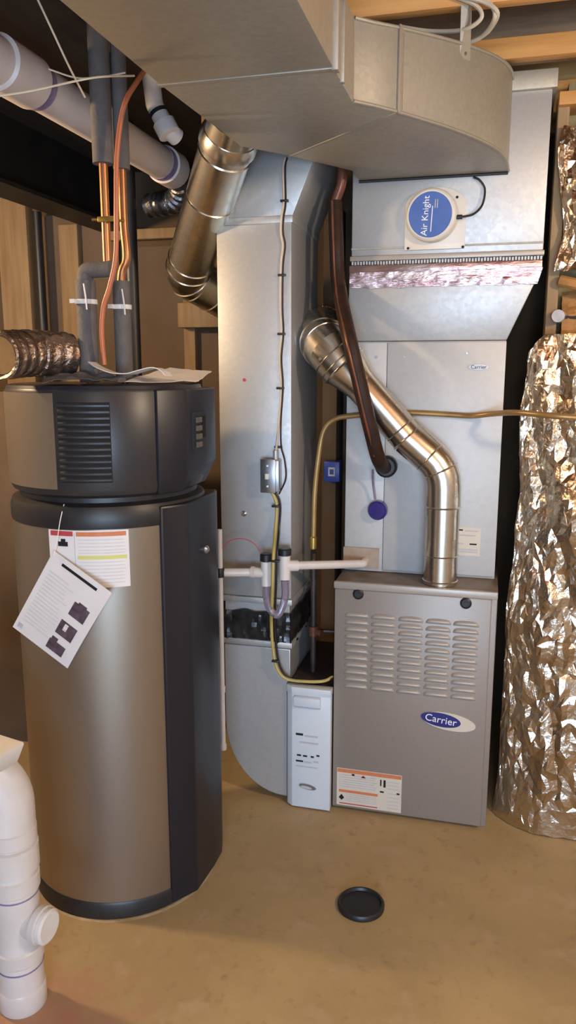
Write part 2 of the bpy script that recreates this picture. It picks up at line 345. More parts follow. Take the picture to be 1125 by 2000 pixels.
# ================================================================== FURNACE
FX0, FX1, FY, FZ = -0.492, 0.050, 2.531, 0.866
fur = thing('furnace', 'warm grey gas furnace with louvered door and blue badge', 'furnace', ((FX0 + FX1) / 2, 2.9, 0))
MB().box((FX0, FY + .022, 0), (FX1 + .006, 3.28, FZ - .012)).build('cabinet', 'furnace', fur, bevel=0.004)
MB().box((FX0, FY + .012, FZ - .012), (FX1 + .006, 3.28, FZ)).build('top_panel', 'furnace_top', fur, bevel=0.003)
MB().box((FX0, FY, 0.012), (FX1 - .012, FY + .0218, FZ - .024)).build('door_panel', 'furnace', fur, bevel=0.005)
MB().box((FX0 - .002, FY - .006, FZ - .024), (FX1 + .006, FY + .012, FZ + .002)).build('door_lip', 'furnace_lip', fur, bevel=0.004)
# louvers
lw = 0.042
lm = MB(); nu, nv = 14, 5; vs = []; fs = []
for j in range(nv + 1):
    for i in range(nu + 1):
        u = -1 + 2 * i / nu; v = j / nv
        arc = math.sqrt(max(0, 1 - u * u)) ** 0.6
        zz = -0.010 + 0.019 * v * (0.35 + 0.65 * arc); yy = -0.0095 * arc * math.sin(min(1, v * 1.02) * math.pi) ** 0.7 - 0.0004
        vs.append((u * lw, yy, zz))
for j in range(nv):
    for i in range(nu): a = j * (nu + 1) + i; fs.append([a, a + 1, a + nu + 2, a + nu + 1])
lm.add(vs, fs); louv = lm.mesh('louver', 'furnace_lip', Vector(), angle=60)  # lighter enamel makes the hoods look lit against the door
sl = MB(); ap = [(lw * 0.86 * math.cos(a), 0.0105 * (max(0, math.sin(a))) ** 0.6 - 0.004) for a in [k * math.pi / 12 for k in range(13)]]
sl.prism(ap + [(x, z - 0.0045) for x, z in ap[::-1]], 'y', -0.0022, 0.0)
slot = sl.mesh('slot', 'dark', Vector())
def fx(px): return P(px, 1250, FY).x
for cx in (fx(696), fx(748), fx(801), fx(855), fx(909)):
    for r in range(11):
        lo = link('louver', louv, (cx, FY - 0.0002, 0.752 - r * 0.0262), fur)
        link('slot', slot, (cx, FY - 0.0002, 0.752 - r * 0.0262 + 0.0015), lo)
for px_, py_ in ((700, 1160), (910, 1178)):
    c = P(px_, py_, FY)
    k = MB().lathe([(0.019, 0), (0.019, 0.004), (0.014, 0.007), (0.014, 0.003), (0.006, 0.003), (0.006, 0.006)], c, 24, (0, -1, 0)).build('door_knob', 'dark', fur)
# badge
bc = P(876, 1409, FY); tilt = math.radians(-6)
def ell(c, a, b, y0, y1, rot, pts=None):
    o = []
    for k in range(40):
        q = 2 * math.pi * k / 40; x = a * math.cos(q); z = b * math.sin(q)
        o.append((c.x + x * math.cos(rot) - z * math.sin(rot), c.z + x * math.sin(rot) + z * math.cos(rot)))
    return MB().prism(o, 'y', y0, y1)
bd = ell(bc, 0.092, 0.032, FY - .004, FY - .0005, tilt).build('badge', 'cream', fur)
bb = P(861, 1405, FY)
ell(bb, 0.068, 0.025, FY - .0055, FY - .0042, tilt).build('badge_oval', 'blue', bd)
text_mb('Carrier', (bb.x, FY - .0062, bb.z), (math.cos(tilt), 0, math.sin(tilt)), (-math.sin(tilt), 0, math.cos(tilt)), 0.036).build('lettering', 'bright_white', bd)
# warning label on the door
lx0, lx1, lz0, lz1 = -0.475, -0.240, 0.022, 0.168
wl = MB().box((lx0, FY - .0015, lz0), (lx1, FY - .0002, lz1)).build('warning_label', 'cream', fur)
def pr(name, m_, x0, x1, z0, z1, y=FY - .0015, par=wl): return MB().box((x0, y - .0006, z0), (x1, y - .0001, z1)).build(name, m_, par)
pr('printed_bar', 'orange', lx0 + .002, lx1 - .002, 0.152, 0.166)
pr('printed_bar', 'orange', lx0 + .008, lx0 + .150, 0.074, 0.084)
pr('printed_bar', 'red', lx0 + .010, lx0 + .150, 0.028, 0.032)
for zz in (0.141, 0.132, 0.123, 0.114, 0.105, 0.096): pr('printed_line', 'faint_ink', lx0 + .008, lx0 + .135 + .02 * random.random(), zz, zz + .0035)
for zz in (0.066, 0.058, 0.050, 0.042): pr('printed_line', 'faint_ink', lx0 + .034, lx0 + .145, zz, zz + .003)
for zz in (0.135, 0.122, 0.109, 0.09, 0.075, 0.060, 0.046, 0.034): pr('printed_line', 'faint_ink', lx0 + .185, lx0 + .225, zz, zz + .003)
pr('printed_symbol', 'ink', lx0 + .158, lx0 + .163, 0.118, 0.142); pr('printed_symbol', 'ink', lx0 + .170, lx0 + .178, 0.114, 0.142)
pr('printed_symbol', 'ink', lx0 + .158, lx0 + .172, 0.092, 0.098); pr('printed_symbol', 'ink', lx0 + .218, lx0 + .228, 0.092, 0.098)
for cx in (lx0 + .055, ): pr('printed_symbol', 'ink', cx, cx + .010, 0.143, 0.150)
MB().prism([(lx0 + .088, .139), (lx0 + .106, .139), (lx0 + .097, .150)], 'y', FY - .0021, FY - .0016).build('printed_symbol', 'red', wl)
MB().prism([(lx0 + .008, .052), (lx0 + .018, .042), (lx0 + .028, .052), (lx0 + .018, .066)], 'y', FY - .0021, FY - .0016).build('printed_symbol', 'ink', wl)

# ================================================================== COIL CABINET
CY, CX0, CX1, CZ = 2.690, -0.487, 0.044, 1.683
coil = thing('coil_cabinet', 'tall pale metal coil cabinet standing on the furnace', 'cabinet', (-0.22, 2.95, FZ))
MB().box((CX0, CY + .004, FZ + .001), (CX1, 3.26, CZ)).build('body', 'coil', coil, bevel=0.003)
MB().box((CX0, CY - .002, FZ + .003), (-0.349, CY + .0038, CZ - .004)).build('side_panel', 'coil', coil, bevel=0.0015)
MB().box((-0.347, CY - .006, FZ + .012), (CX1, CY + .0038, CZ - .004)).build('front_panel', 'coil', coil, bevel=0.002)
lg = P(935, 717, CY)
lo_ = ell(lg, 0.036, 0.011, CY - .0075, CY - .0062, 0).build('badge', 'faint_ink', coil)
ell(lg, 0.033, 0.0092, CY - .0082, CY - .0076, 0).build('badge_oval', 'filter', lo_)
text_mb('Carrier', (lg.x, CY - .0088, lg.z), (1, 0, 0), (0, 0, 1), 0.017, 0.0003).build('lettering', 'ink', lo_)
a, b = P(893, 1028, CY), P(937, 1086, CY)
st = MB().box((a.x, CY - .0075, b.z), (b.x, CY - .0062, a.z)).build('rating_sticker', 'cream', coil)
for k, (u0, u1, v, m_) in enumerate([(0, .25, .10, 'ink'), (.35, .9, .12, 'faint_ink'), (.05, .8, .28, 'faint_ink'), (.55, .85, .58, 'ink'), (.1, .3, .58, 'faint_ink'), (.1, .9, .78, 'faint_ink'), (.1, .9, .86, 'faint_ink')]):
    W_, H_ = b.x - a.x, a.z - b.z
    MB().box((a.x + u0 * W_, CY - .008, a.z - v * H_ - .003), (a.x + u1 * W_, CY - .0076, a.z - v * H_ + .002)).build('printed_line', m_, st)
for px_, py_ in ((735, 697), (790, 697), (912, 690), (684, 1108), (748, 1108)):
    MB().lathe([(0.004, 0), (0.003, 0.003)], P(px_, py_, CY - .005), 10, (0, -1, 0)).build('screw', 'steelbox', coil)
MB().box((-0.49, CY - .009, .882), (-.36, CY - .0062, .955)).build('stained_patch', 'rub', coil)

# ================================================================== SUPPLY PLENUM
PX0, PX1, PY = -0.478, 0.142, 2.690
pl = thing('supply_plenum', 'galvanised supply plenum rising above the coil cabinet', 'plenum', (-0.17, 2.95, CZ))
MB().box((PX0, PY, 1.965), (PX1, 3.25, 2.44)).build('plenum_box', 'galv', pl, bevel=0.003)
MB().box((PX0 - .004, PY - .012, 2.44), (PX1 + .014, 3.26, 2.496)).build('collar', 'trunk', pl, bevel=0.004)
MB().box((PX0 - .004, PY - .010, 1.948), (PX1 + .004, 3.255, 1.9645)).build('flange', 'furnace_lip', pl, bevel=0.003)
MB().box((PX0, PY - .004, 1.985), (PX1, PY - .0005, 1.991)).build('seam', 'trunk', pl)
MB().box((PX0 + .004, PY + .006, 1.920), (PX1 - .004, 3.24, 1.9475)).build('gap_gasket', 'dark', pl)
nteeth = 64; tw = (PX1 - PX0) / nteeth; tm = MB().box((0, -.0035, 0), (tw * .62, 0, .011)).mesh('tab', 'galv', Vector())
for k in range(nteeth):
    link('flange_tab', tm, (PX0 + (k + .19) * tw, PY - .001, 1.9365 - random.random() * .002), pl)
# transition
tr = MB(); b_ = [(CX0, CY - .004, CZ + .001), (CX1, CY - .004, CZ + .001), (CX1, 3.25, CZ + .001), (CX0, 3.25, CZ + .001)]
t_ = [(PX0 - .002, PY - .028, 1.905), (PX1 - .002, PY - .028, 1.905), (PX1 - .002, 3.24, 1.905), (PX0 - .002, 3.24, 1.905)]
tr.hexa(b_, t_).build('transition', 'galv', pl, bevel=0.004)
MB().box((PX0 - .003, PY - .030, 1.9055), (PX1 - .001, 3.24, 1.932)).build('transition_collar', 'tape', pl, bevel=0.004)
# crumpled tape over the upper front of the transition
def tapefn(u, v):
    z = 1.858 + .050 * v + .006 * noise.noise((u * 20, v * 3, 5)) * (1 - v); f = (1.905 - z) / (1.905 - CZ)
    x = PX0 + (PX1 - .052 * f * 1.2 - PX0) * u; y = PY - .028 + (.024) * f - .003 - .003 * abs(noise.noise((u * 26, v * 5, 1))) - .003 * abs(noise.noise((u * 9, v * 9, 2)))
    return (x, y, z), (0, -1, 0)
MB().sheet(tapefn, 70, 6, .0012).build('foil_tape', 'tape', pl, angle=12)

# ================================================================== AIR PURIFIER on the plenum
dc = P(846, 424, PY)
dev = thing('air_purifier', 'round white air purifier with blue disc mounted on the plenum', 'air purifier', (dc.x, PY - .03, 1.975))
a, b = P(790, 490, PY), P(912, 372, PY)
pp = [(a.x, a.z), (b.x, a.z)]
for k in range(15): q = math.pi * k / 14; pp.append(((a.x + b.x) / 2 + (b.x - a.x) / 2 * math.cos(q), b.z - .062 + .056 * math.sin(q) + .02))
MB().prism(pp, 'y', PY - .010, PY - .0005).build('mounting_plate', 'device', dev, bevel=0.002)
R0 = 0.083; dcc = V(dc.x, PY - .010, dc.z)
axd = V(-.12, -1, -.04).normalized()
MB().lathe([(R0, 0), (R0, .03), (R0 * .97, .038), (R0 * .90, .043), (R0 * .86, .0435)], dcc, 48, axd).build('housing', 'device', dev, angle=40)
MB().lathe([(R0 * .885, .0441), (R0 * .885, .0462), (R0 * .85, .0465)], dcc, 48, axd).build('rim', 'device', dev)
disc = MB().lathe([(R0 * .845, .0436), (R0 * .845, .0466)], dcc, 48, axd).build('label_disc', 'disc_blue', dev)
dr = V(1, 0, 0) - axd * axd.x; dr.normalize(); du = dr.cross(axd) * -1
if du.z < 0: du = -du
tilt_ = math.radians(87); tr_ = dr * math.cos(tilt_) + du * math.sin(tilt_); tu_ = tr_.cross(axd) * 1.0
if tr_.cross(tu_).dot(axd) < 0: tu_ = -tu_
top = dcc + axd * .0472
text_mb('Air Knight', top - tu_ * -.015 - tr_ * .004, tr_, tu_, .029, .0004).build('lettering', 'bright_white', disc)
MB().tube([top - tu_ * .006 - tr_ * .052, top - tu_ * .006 + tr_ * .026], .0016, 6).build('printed_line', 'bright_white', disc)
for k in (0.014, 0.021): MB().tube([top - tu_ * k + tr_ * .020, top - tu_ * k + tr_ * .046], .0016, 6).build('printed_line', 'faint_ink', disc)
for px_, py_ in ((797, 485), (904, 482), (893, 385), (806, 398)):
    MB().lathe([(0.0045, 0), (0.0035, 0.003)], P(px_, py_, PY - .010), 10, (0, -1, 0)).build('screw', 'ink', dev)
cp = [P(893, 424, PY - .045), P(905, 423, PY - .045), P(925, 418, PY - .035), P(942, 400, PY - .02), P(947, 370, PY - .012), P(937, 352, PY - .01), P(925, 346, PY - .006)]
MB().tube(spline(cp), .0035, 8).build('power_cord', 'dark', dev)
MB().tube([P(890, 424, PY - .045), P(903, 423.5, PY - .045)], .007, 10).build('plug', 'dark', dev)

# ================================================================== SUPPLY TRUNK
ZB = 2.205
tk = thing('supply_air_duct', 'large dull metal supply trunk duct with curved elbow overhead', 'duct', (-0.5, 1.5, ZB))
def trunk_piece(pts, ztop, name, m_='trunk'):
    mb = MB(); n = len(pts); vs = [(x, y, ZB) for x, y in pts] + [(x, y, ztop(x, y)) for x, y in pts]
    return mb.add(vs, [list(range(n))[::-1], list(range(n, 2 * n))] + [[i, (i + 1) % n, (i + 1) % n + n, i + n] for i in range(n)]).build(name, m_, tk, bevel=0.0025, angle=24)
zt = lambda x, y: 2.385 if y < 1.95 else 2.385 + (min(y, 2.69) - 1.95) / .74 * .09
trunk_piece([(-.745, -2.4), (-.345, -2.4), (-.345, 1.70), (-.732, 1.70)], lambda x, y: 2.385, 'straight_section')
trunk_piece([(-.732, 1.703), (-.345, 1.703), (-.342, 1.918), (-.305, 1.955), (-.252, 2.015), (-.60, 2.33), (-.71, 2.20)], zt, 'angled_section')
# elbow with curved outer cheek
outer = []
Pt = [V(-.252, 2.018), V(-.157, 2.150), V(-.085, 2.268), V(-.025, 2.395), V(.010, 2.53), V(.022, 2.687)]
p3 = spline([(p.x, p.y, 0) for p in Pt], 6)
outer = [(p.x, p.y) for p in p3]
trunk_piece([(-.60, 2.332)] + outer + [(-.455, 2.687), (-.455, 2.55)], zt, 'elbow_section')
# standing seams and cleats
def seam(p0, p1, z0, z1, th, name='cleat', m_='trunk'):
    p0 = Vector(p0); p1 = Vector(p1); d = (p1 - p0).normalized(); nrm = V(d.y, -d.x, 0) * th
    q = [p0 - nrm, p1 - nrm, p1 + nrm, p0 + nrm]
    return MB().hexa([(a.x, a.y, z0) for a in q], [(a.x, a.y, z1) for a in q]).build(name, m_, tk, bevel=0.002)
MB().box((-.736, 1.694, ZB - .0025), (-.341, 1.709, ZB + .004)).build('cleat', 'trunk', tk, bevel=.0015)
MB().box((-.348, 1.690, ZB - .006), (-.334, 1.713, 2.39)).build('cleat', 'trunk', tk, bevel=.002)
MB().box((-.348, 1.775, ZB - .002), (-.337, 1.790, 2.39)).build('cleat', 'trunk', tk, bevel=.002)
seam((-.60, 2.331, 0), (-.25, 2.0165, 0), ZB - .0015, ZB + .002, .005)
MB().hexa([(-.256, 2.018, ZB - .002), (-.248, 2.009, ZB - .002), (-.239, 2.030, ZB - .002), (-.247, 2.040, ZB - .002)],
          [(-.256, 2.018, 2.40), (-.248, 2.009, 2.40), (-.239, 2.030, 2.40), (-.247, 2.040, 2.40)]).build('cleat', 'trunk', tk, bevel=.002)
# lower rim of the elbow cheek
rim = [(-.342, 1.918)] + [(-.305, 1.955)] + outer
MB().tube([(x + .001, y - .001, ZB + .003) for x, y in rim], .0045, 8).build('rim_seam', 'trunk', tk)
MB().tube([(x + .001, y - .001, zt(x, y)) for x, y in rim], .0045, 8).build('rim_seam', 'trunk', tk)
MB().tube([V(-.335, 1.735, 2.36), V(-.325, 1.735, 2.36)], .011, 14).build('bolt', 'trunk', tk)
MB().tube([(-.455, 2.684, ZB - .003), (.022, 2.684, ZB - .003)], .005, 8).build('collar_seam', 'dark', tk)
# hanger strap
sx0 = -.105
strap = thing('hanger_strap', 'flat metal hanger strap holding the curved duct to the joist', 'strap', (sx0, 2.24, 2.36))
MB().hexa([(sx0 - .013, 2.214, 2.385), (sx0 + .013, 2.250, 2.385), (sx0 + .012, 2.252, 2.385), (sx0 - .014, 2.216, 2.385)],
          [(sx0 - .013, 2.194, 2.55), (sx0 + .013, 2.198, 2.55), (sx0 + .012, 2.200, 2.55), (sx0 - .014, 2.196, 2.55)]).build('band', 'trunk', strap)
MB().lathe([(.005, 0), (.004, .003)], (sx0, 2.229, 2.398), 10, (.7, -.7, 0)).build('screw', 'steelbox', strap)

# ================================================================== RETURN DROP
RX0, RX1, RY0, RY1 = -0.905, -0.648, 2.531, 2.93
rd = thing('return_duct', 'tall galvanised return drop duct curving into the filter cabinet', 'duct', (-.77, 2.73, 0.02))
MB().box((RX0, RY0, 0.79), (RX1, RY1, 2.065)).build('drop_section', 'galv', rd, bevel=.003)
prof = [(RX0 + .004, .60), (RX0 + .004, .30)]
for k in range(1, 13):
    q = k / 12 * math.pi / 2; prof.append((-.672 - .229 * math.cos(q) , .30 - .278 * math.sin(q)))
prof += [(-.664, .022), (-.664, .47), (RX1 - .004, .50), (RX1 - .004, .60)]
MB().prism(prof, 'y', RY0 + .003, RY1 - .003).build('boot_elbow', 'galv', rd, bevel=.003, angle=22)
MB().box((RX0 + .008, RY0 + .010, .60), (RX1 - .008, RY1 - .01, .79)).build('inner_sleeve', 'galv', rd)
def bandfn(z0, z1, amp, seed, m_, name):
    per = [(RX0, RY0), (RX1, RY0), (RX1, RY1), (RX0, RY1)]; mb = MB()
    def fn(u, v):
        L = u * 2; 
        if L < 1: x = RX0 + (RX1 - RX0) * L; y = RY0 + .006; n = (0, -1, 0)
        else: x = RX1 - .006; y = RY0 + (RY1 - RY0) * (L - 1); n = (1, 0, 0)
        d = amp * abs(noise.noise((u * 16, v * 4 + u * 6, seed)))
        if 0.48 < u < 0.52: n = (.7, -.7, 0)
        z = z0 + (z1 - z0) * v + .012 * noise.noise((u * 9, v, seed + 3))
        return (x + n[0] * d, y + n[1] * d, z), n
    return mb.sheet(fn, 60, 8, .003).build(name, m_, rd, angle=18)
bandfn(.615, .735, .016, 4, 'blacktape', 'tape_band')
for z in (.765, .605): MB().box((RX0 - .003, RY0 - .004, z), (RX1 + .004, RY1, z + .022)).build('cleat', 'galv', rd, bevel=.003)
# offset section leaning right
ot = P(625, 318, RY0)
ofs = ot.x - RX1
MB().hexa([(RX0, RY0, 2.068), (RX1, RY0, 2.068), (RX1, RY1, 2.068), (RX0, RY1, 2.068)],
          [(RX0 + ofs, RY0, ot.z + .06), (RX1 + ofs, RY0, ot.z + .06), (RX1 + ofs, RY1, ot.z + .06), (RX0 + ofs, RY1, ot.z + .06)]).build('offset_section', 'galv', rd, bevel=.003)
MB().box((RX0 - .004, RY0 - .005, 2.055), (RX1 + .005, RY1, 2.079)).build('cleat', 'galv', rd, bevel=.003)
MB().lathe([(0.010, 0), (0.010, .004), (.004, .009)], P(477, 1003, RY0), 12, (0, -1, 0)).build('drive_screw', 'steelbox', rd)
MB().lathe([(0.006, 0), (0.005, .002)], P(477, 742, RY0), 12, (0, -1, 0)).build('red_dot', 'red', rd)

# ================================================================== FILTER CABINET
ft = thing('filter_cabinet', 'narrow white media filter cabinet between return duct and furnace', 'filter cabinet', (-.577, 2.7, 0))
gx0, gx1 = -.659, -.4955
MB().box((gx0, 2.535, 0.0), (gx1, 3.0, .468))  .build('housing', 'iron', ft, bevel=.003)  # dark iron colour stands in for shade on the housing
MB().prism([(gx0, 2.5345), (gx0, 2.520), (gx0 + .022, 2.503), (gx1, 2.503), (gx1, 2.5345)], 'z', .006, .448).build('door', 'filter', ft, bevel=.002)
MB().prism([(gx0 - .002, 2.537), (gx0 - .002, 2.518), (gx0 + .022, 2.499), (gx1 + .001, 2.499), (gx1 + .001, 2.537)], 'z', .4485, .474).build('top_cap', 'filter', ft, bevel=.002)
hd = MB().prism([(2.5028, .445), (2.488, .440), (2.488, .408), (2.5028, .396)], 'x', gx0 + .03, gx1 - .035).build('handle', 'filter', ft, bevel=.003)
fd = 2.5028
def fp(px, py): return P(px, py, fd)
for (x0, x1, y, m_, h) in [(578, 592, 1433, 'ink', .004), (595, 621, 1437, 'faint_ink', .003), (585, 622, 1449, 'faint_ink', .003), (580, 588, 1474, 'ink', .003), (592, 600, 1476, 'ink', .003), (607, 613, 1478, 'ink', .003), (618, 624, 1476, 'ink', .003), (578, 592, 1485, 'ink', .003), (594, 608, 1488, 'faint_ink', .003), (612, 622, 1488, 'faint_ink', .003), (578, 620, 1495, 'faint_ink', .002)]:
    a, b = fp(x0, y), fp(x1, y)
    MB().box((a.x, fd - .0012, a.z - h), (b.x, fd - .0002, a.z + h)).build('printed_line', m_, ft)
bc2 = fp(601, 1536)
e2 = ell(bc2, .032, .0095, fd - .004, fd - .0003, math.radians(-8)).build('badge', 'steelbox', ft)
ell(bc2 + V(-.004, 0, -.002), .021, .005, fd - .005, fd - .0042, math.radians(-8)).build('badge_oval', 'faint_ink', e2)

# ================================================================== WATER HEATER
HC = (-1.09, 2.07); HT = 1.552
wh = thing('water_heater', 'tall bronze and charcoal heat pump water heater', 'water heater', (HC[0], HC[1], 0))
c0 = (HC[0], HC[1], 0)
MB().lathe([(.272, 0), (.286, .006), (.286, .048), (.282, .055)], c0, 72).build('base_ring', 'dark', wh)
MB().lathe([(.284, .0004), (.2945, .0004), (.2945, .0008), (.284, .0014)], c0, 72, caps=False).build('dust_ring', 'dust', wh)
MB().lathe([(.2815, .0552), (.2815, 1.178)], c0, 96).build('jacket', 'jacket', wh)
MB().lathe([(.283, 1.172), (.285, 1.182), (.285, 1.214), (.278, 1.232), (.258, 1.240), (.258, 1.262)], c0, 96).build('collar_ring', 'dark', wh, angle=28)
MB().lathe([(.258, 1.2525), (.274, 1.262), (.281, 1.278), (.281, 1.532), (.277, 1.540)], c0, 96).build('shroud', 'shroud', wh, angle=28)
MB().lathe([(.277, 1.5402), (.274, 1.549), (.26, HT)], c0, 96).build('top_cover', 'navy', wh, angle=28)
def arc_patch(a0, a1, z0, z1, R, thick, name, m_, par=None, n=24, **kw):
    def fn(u, v):
        a = a0 + (a1 - a0) * u; return (HC[0] + R * math.cos(a), HC[1] + R * math.sin(a), z0 + (z1 - z0) * v), (math.cos(a), math.sin(a), 0)
    return MB().sheet(fn, n, 1, thick).build(name, m_, par or wh, **kw)
# bronze patch painting the warm lit left part of the shroud; no separate cover
al, _ = cyl_hit(107, 860, HC, .283)
arc_patch(math.radians(-180) , al, 1.279, 1.531, .2814, .0020, 'lit_side_patch', 'bronze', n=30)
# column on the right: faceted dark cover
def column(z0, z1, zch, grow, name, m_):
    R = lambda a, r: (HC[0] + r * math.cos(math.radians(a)), HC[1] + r * math.sin(math.radians(a)))
    loop = [R(-36, .27), R(-35.5, .2895 + grow), (HC[0] + .288 + grow, HC[1] - .094), (HC[0] + .297 + grow, HC[1] + .03), (HC[0] + .297 + grow, HC[1] + .10), (HC[0] + .28, HC[1] + .16), R(36, .27)]
    return MB().prism(loop, 'z', z0, z1).build(name, m_, wh, bevel=.006, angle=20)
column(0.006, 1.224, 0, 0, 'front_column', 'navy')
R_ = lambda a, r: (HC[0] + r * math.cos(math.radians(a)), HC[1] + r * math.sin(math.radians(a)))
g = -.003
lp_t = [R_(-37, .27), R_(-35.5, .2925 + g), (HC[0] + .292 + g, HC[1] - .094), (HC[0] + .300 + g, HC[1] + .02), (HC[0] + .300 + g, HC[1] + .11), (HC[0] + .27, HC[1] + .17), R_(38, .27)]
lp_b = [R_(-37, .25), R_(-35.5, .286 + g), (HC[0] + .270, HC[1] - .088), (HC[0] + .262, HC[1] + .02), (HC[0] + .262, HC[1] + .11), (HC[0] + .25, HC[1] + .15), R_(38, .25)]
mb = MB(); n7 = 7
mb.add([(x, y, 1.256) for x, y in lp_b] + [(x, y, 1.288 + .010 * i) for i, (x, y) in enumerate(lp_t)] + [(x, y, 1.538) for x, y in lp_t],
       [list(range(7))[::-1], list(range(14, 21))] + [[i, (i + 1) % 7, (i + 1) % 7 + 7, i + 7] for i in range(7)] + [[i + 7, (i + 1) % 7 + 7, (i + 1) % 7 + 14, i + 14] for i in range(7)])
mb.build('control_housing', 'navy', wh, bevel=.004, angle=20)
# control panel with buttons on the facet facing right
q0 = V(HC[0] + .292 + g, HC[1] - .094, 0); q1 = V(HC[0] + .300 + g, HC[1] + .02, 0); dq = (q1 - q0).normalized(); nq = V(dq.y, -dq.x, 0)
def facet(u0, u1, z0, z1, d0, d1):
    a = q0 + dq * u0; b = q0 + dq * u1
    return MB().hexa([a + nq * d0 + V(0, 0, z0), b + nq * d0 + V(0, 0, z0), b + nq * d1 + V(0, 0, z0), a + nq * d1 + V(0, 0, z0)],
                     [a + nq * d0 + V(0, 0, z1), b + nq * d0 + V(0, 0, z1), b + nq * d1 + V(0, 0, z1), a + nq * d1 + V(0, 0, z1)])
cpn = facet(.030, .110, 1.36, 1.475, .0002, .004).build('control_panel', 'dark', wh)
for k in range(4): facet(.048, .080, 1.375 + k * .023, 1.390 + k * .023, .0042, .009).build('button', 'insul', cpn)
facet(.088, .106, 1.40, 1.46, .0042, .0075).build('display', 'ink', cpn)
# grille of slats
a0, _ = cyl_hit(114, 860, HC, .284); a1, _ = cyl_hit(217, 860, HC, .284)
gz0, gz1 = 1.298, 1.508
gr = arc_patch(a0, a1, gz0, gz1, .2815, .0012, 'vent_grille', 'ink', n=16)
ns = 13
for k in range(ns):
    z = gz0 + (k + .5) * (gz1 - gz0) / ns
    def fn(u, v, z=z):
        a = a0 + .006 + (a1 - a0 - .012) * u; R = .2828 + .007 * (v if v < 1 else .4); return (HC[0] + R * math.cos(a), HC[1] + R * math.sin(a), z + .006 - .010 * v), (math.cos(a), math.sin(a), .3)
    MB().sheet(fn, 14, 2, .0015).build('slat', 'shroud', gr)
# knob / drain valve on the column
MB().lathe([(.012, 0), (.012, .008), (.006, .014)], (HC[0] + .2965, HC[1] + .0, 1.07), 14, (1, -.25, 0)).build('access_screw', 'steelbox', wh)
# warning sticker round the jacket
sa0, z1_ = cyl_hit(95, 1037, HC, .2825); sa1, _ = cyl_hit(251, 1040, HC, .2825); _, z0_ = cyl_hit(200, 1148, HC, .2825)
z1_ = 1.170
sk = arc_patch(sa0, sa1, z0_, z1_, .2820, .0008, 'warning_sticker', 'paper', n=16)
def sp(u0, u1, v0, v1, m_, name='printed_line'):
    arc_patch(sa0 + (sa1 - sa0) * u0, sa0 + (sa1 - sa0) * u1, z0_ + (z1_ - z0_) * v0, z0_ + (z1_ - z0_) * v1, .2829, .0004, name, m_, sk, n=8)
sp(.03, .33, .90, .985, 'red', 'printed_header'); sp(.37, .97, .90, .975, 'orange', 'printed_header'); sp(.38, .97, .50, .565, 'yellow', 'highlight')
for v in (.83, .77, .71, .65, .60, .44, .38, .32, .26, .20, .14, .08): sp(.39, .93 + .03 * random.random(), v, v + .018, 'pale_ink')
sp(.13, .26, .72, .80, 'ink', 'printed_symbol'); sp(.17, .23, .80, .85, 'ink', 'printed_symbol'); sp(.345, .352, .05, .96, 'faint_ink')

# hang tag
tg = thing('hang_tag', 'white paper hang tag with three product pictures dangling on the heater', 'tag', P(113, 1322, 1.772))
TP, TR, TL = P(105, 1075, 1.776), P(219, 1158, 1.768), P(25, 1224, 1.795)
eu, ev = TR - TP, TL - TP; tn = eu.cross(ev).normalized()
if tn.y > 0: tn = -tn
def tagfn(u0, u1, v0, v1, off):
    def fn(u, v):
        uu = u0 + (u1 - u0) * u; vv = v0 + (v1 - v0) * v
        return TP + eu * uu + ev * vv + tn * (off + .006 * math.sin(vv * 3.0) * uu), tn
    return fn
MB().sheet(tagfn(0, 1, 0, 1, 0), 10, 14, .0006).build('sheet', 'paper', tg)
def tp_(u0, u1, v0, v1, m_, name='printed_line'): MB().sheet(tagfn(u0, u1, v0, v1, .0009), 4, 4, .0003).build(name, m_, tg)
tp_(.20, .80, .055, .085, 'ink', 'printed_headline')
for k in range(16): tp_(.08, .42 + .14 * random.random(), .20 + k * .042, .211 + k * .042, 'pale_ink')
tp_(.62, .88, .31, .47, 'photo_ink', 'printed_picture'); tp_(.68, .82, .29, .31, 'photo_ink', 'printed_picture')
tp_(.58, .86, .56, .73, 'photo_ink', 'printed_picture'); tp_(.66, .72, .58, .66, 'paper', 'printed_picture')
tp_(.56, .84, .82, .94, 'photo_ink', 'printed_picture'); tp_(.58, .68, .78, .82, 'photo_ink', 'printed_picture'); tp_(.05, .13, .90, .955, 'faint_ink', 'printed_symbol')
MB().tube(spline([P(125, 985, 1.80), P(117, 1020, 1.775), P(111, 1060, 1.773), TP + (eu + ev) * .04 + tn * .003]), .0012, 6).build('string', 'bright_white', tg)

# papers lying on the heater
def sheet_xy(c, label, name, material, cat='paper', nu=20, nv=10, amp=.01, seed=0, lift=None, th=.0012):
    A, B, C_, D = [Vector(p) for p in c]
    def fn(u, v):
        p = A * (1 - u) * (1 - v) + B * u * (1 - v) + C_ * u * v + D * (1 - u) * v
        p = p + V(0, 0, amp * (abs(noise.noise((u * 3.2, v * 2.2, seed))) + .2 * math.sin(u * 7 + seed) + .2))
        return p, (0, 0, 1)
    return one(MB().sheet(fn, nu, nv, th), name, material, label, cat)
sheet_xy([(-.945, 1.90, 1.556), (-.805, 2.08, 1.554), (-.86, 2.34, 1.580), (-.95, 2.22, 1.592)], 'white manual sheet lying at the right edge of the heater top', 'manual_sheet', 'paper', amp=.006, seed=2)
sheet_xy([(-1.13, 1.80, 1.555), (-.92, 1.86, 1.558), (-.95, 1.893, 1.570), (-1.16, 1.865, 1.570)], 'dark crumpled plastic bag lying on the front of the heater top', 'plastic_bag', 'insul', 'bag', amp=.020, seed=5)
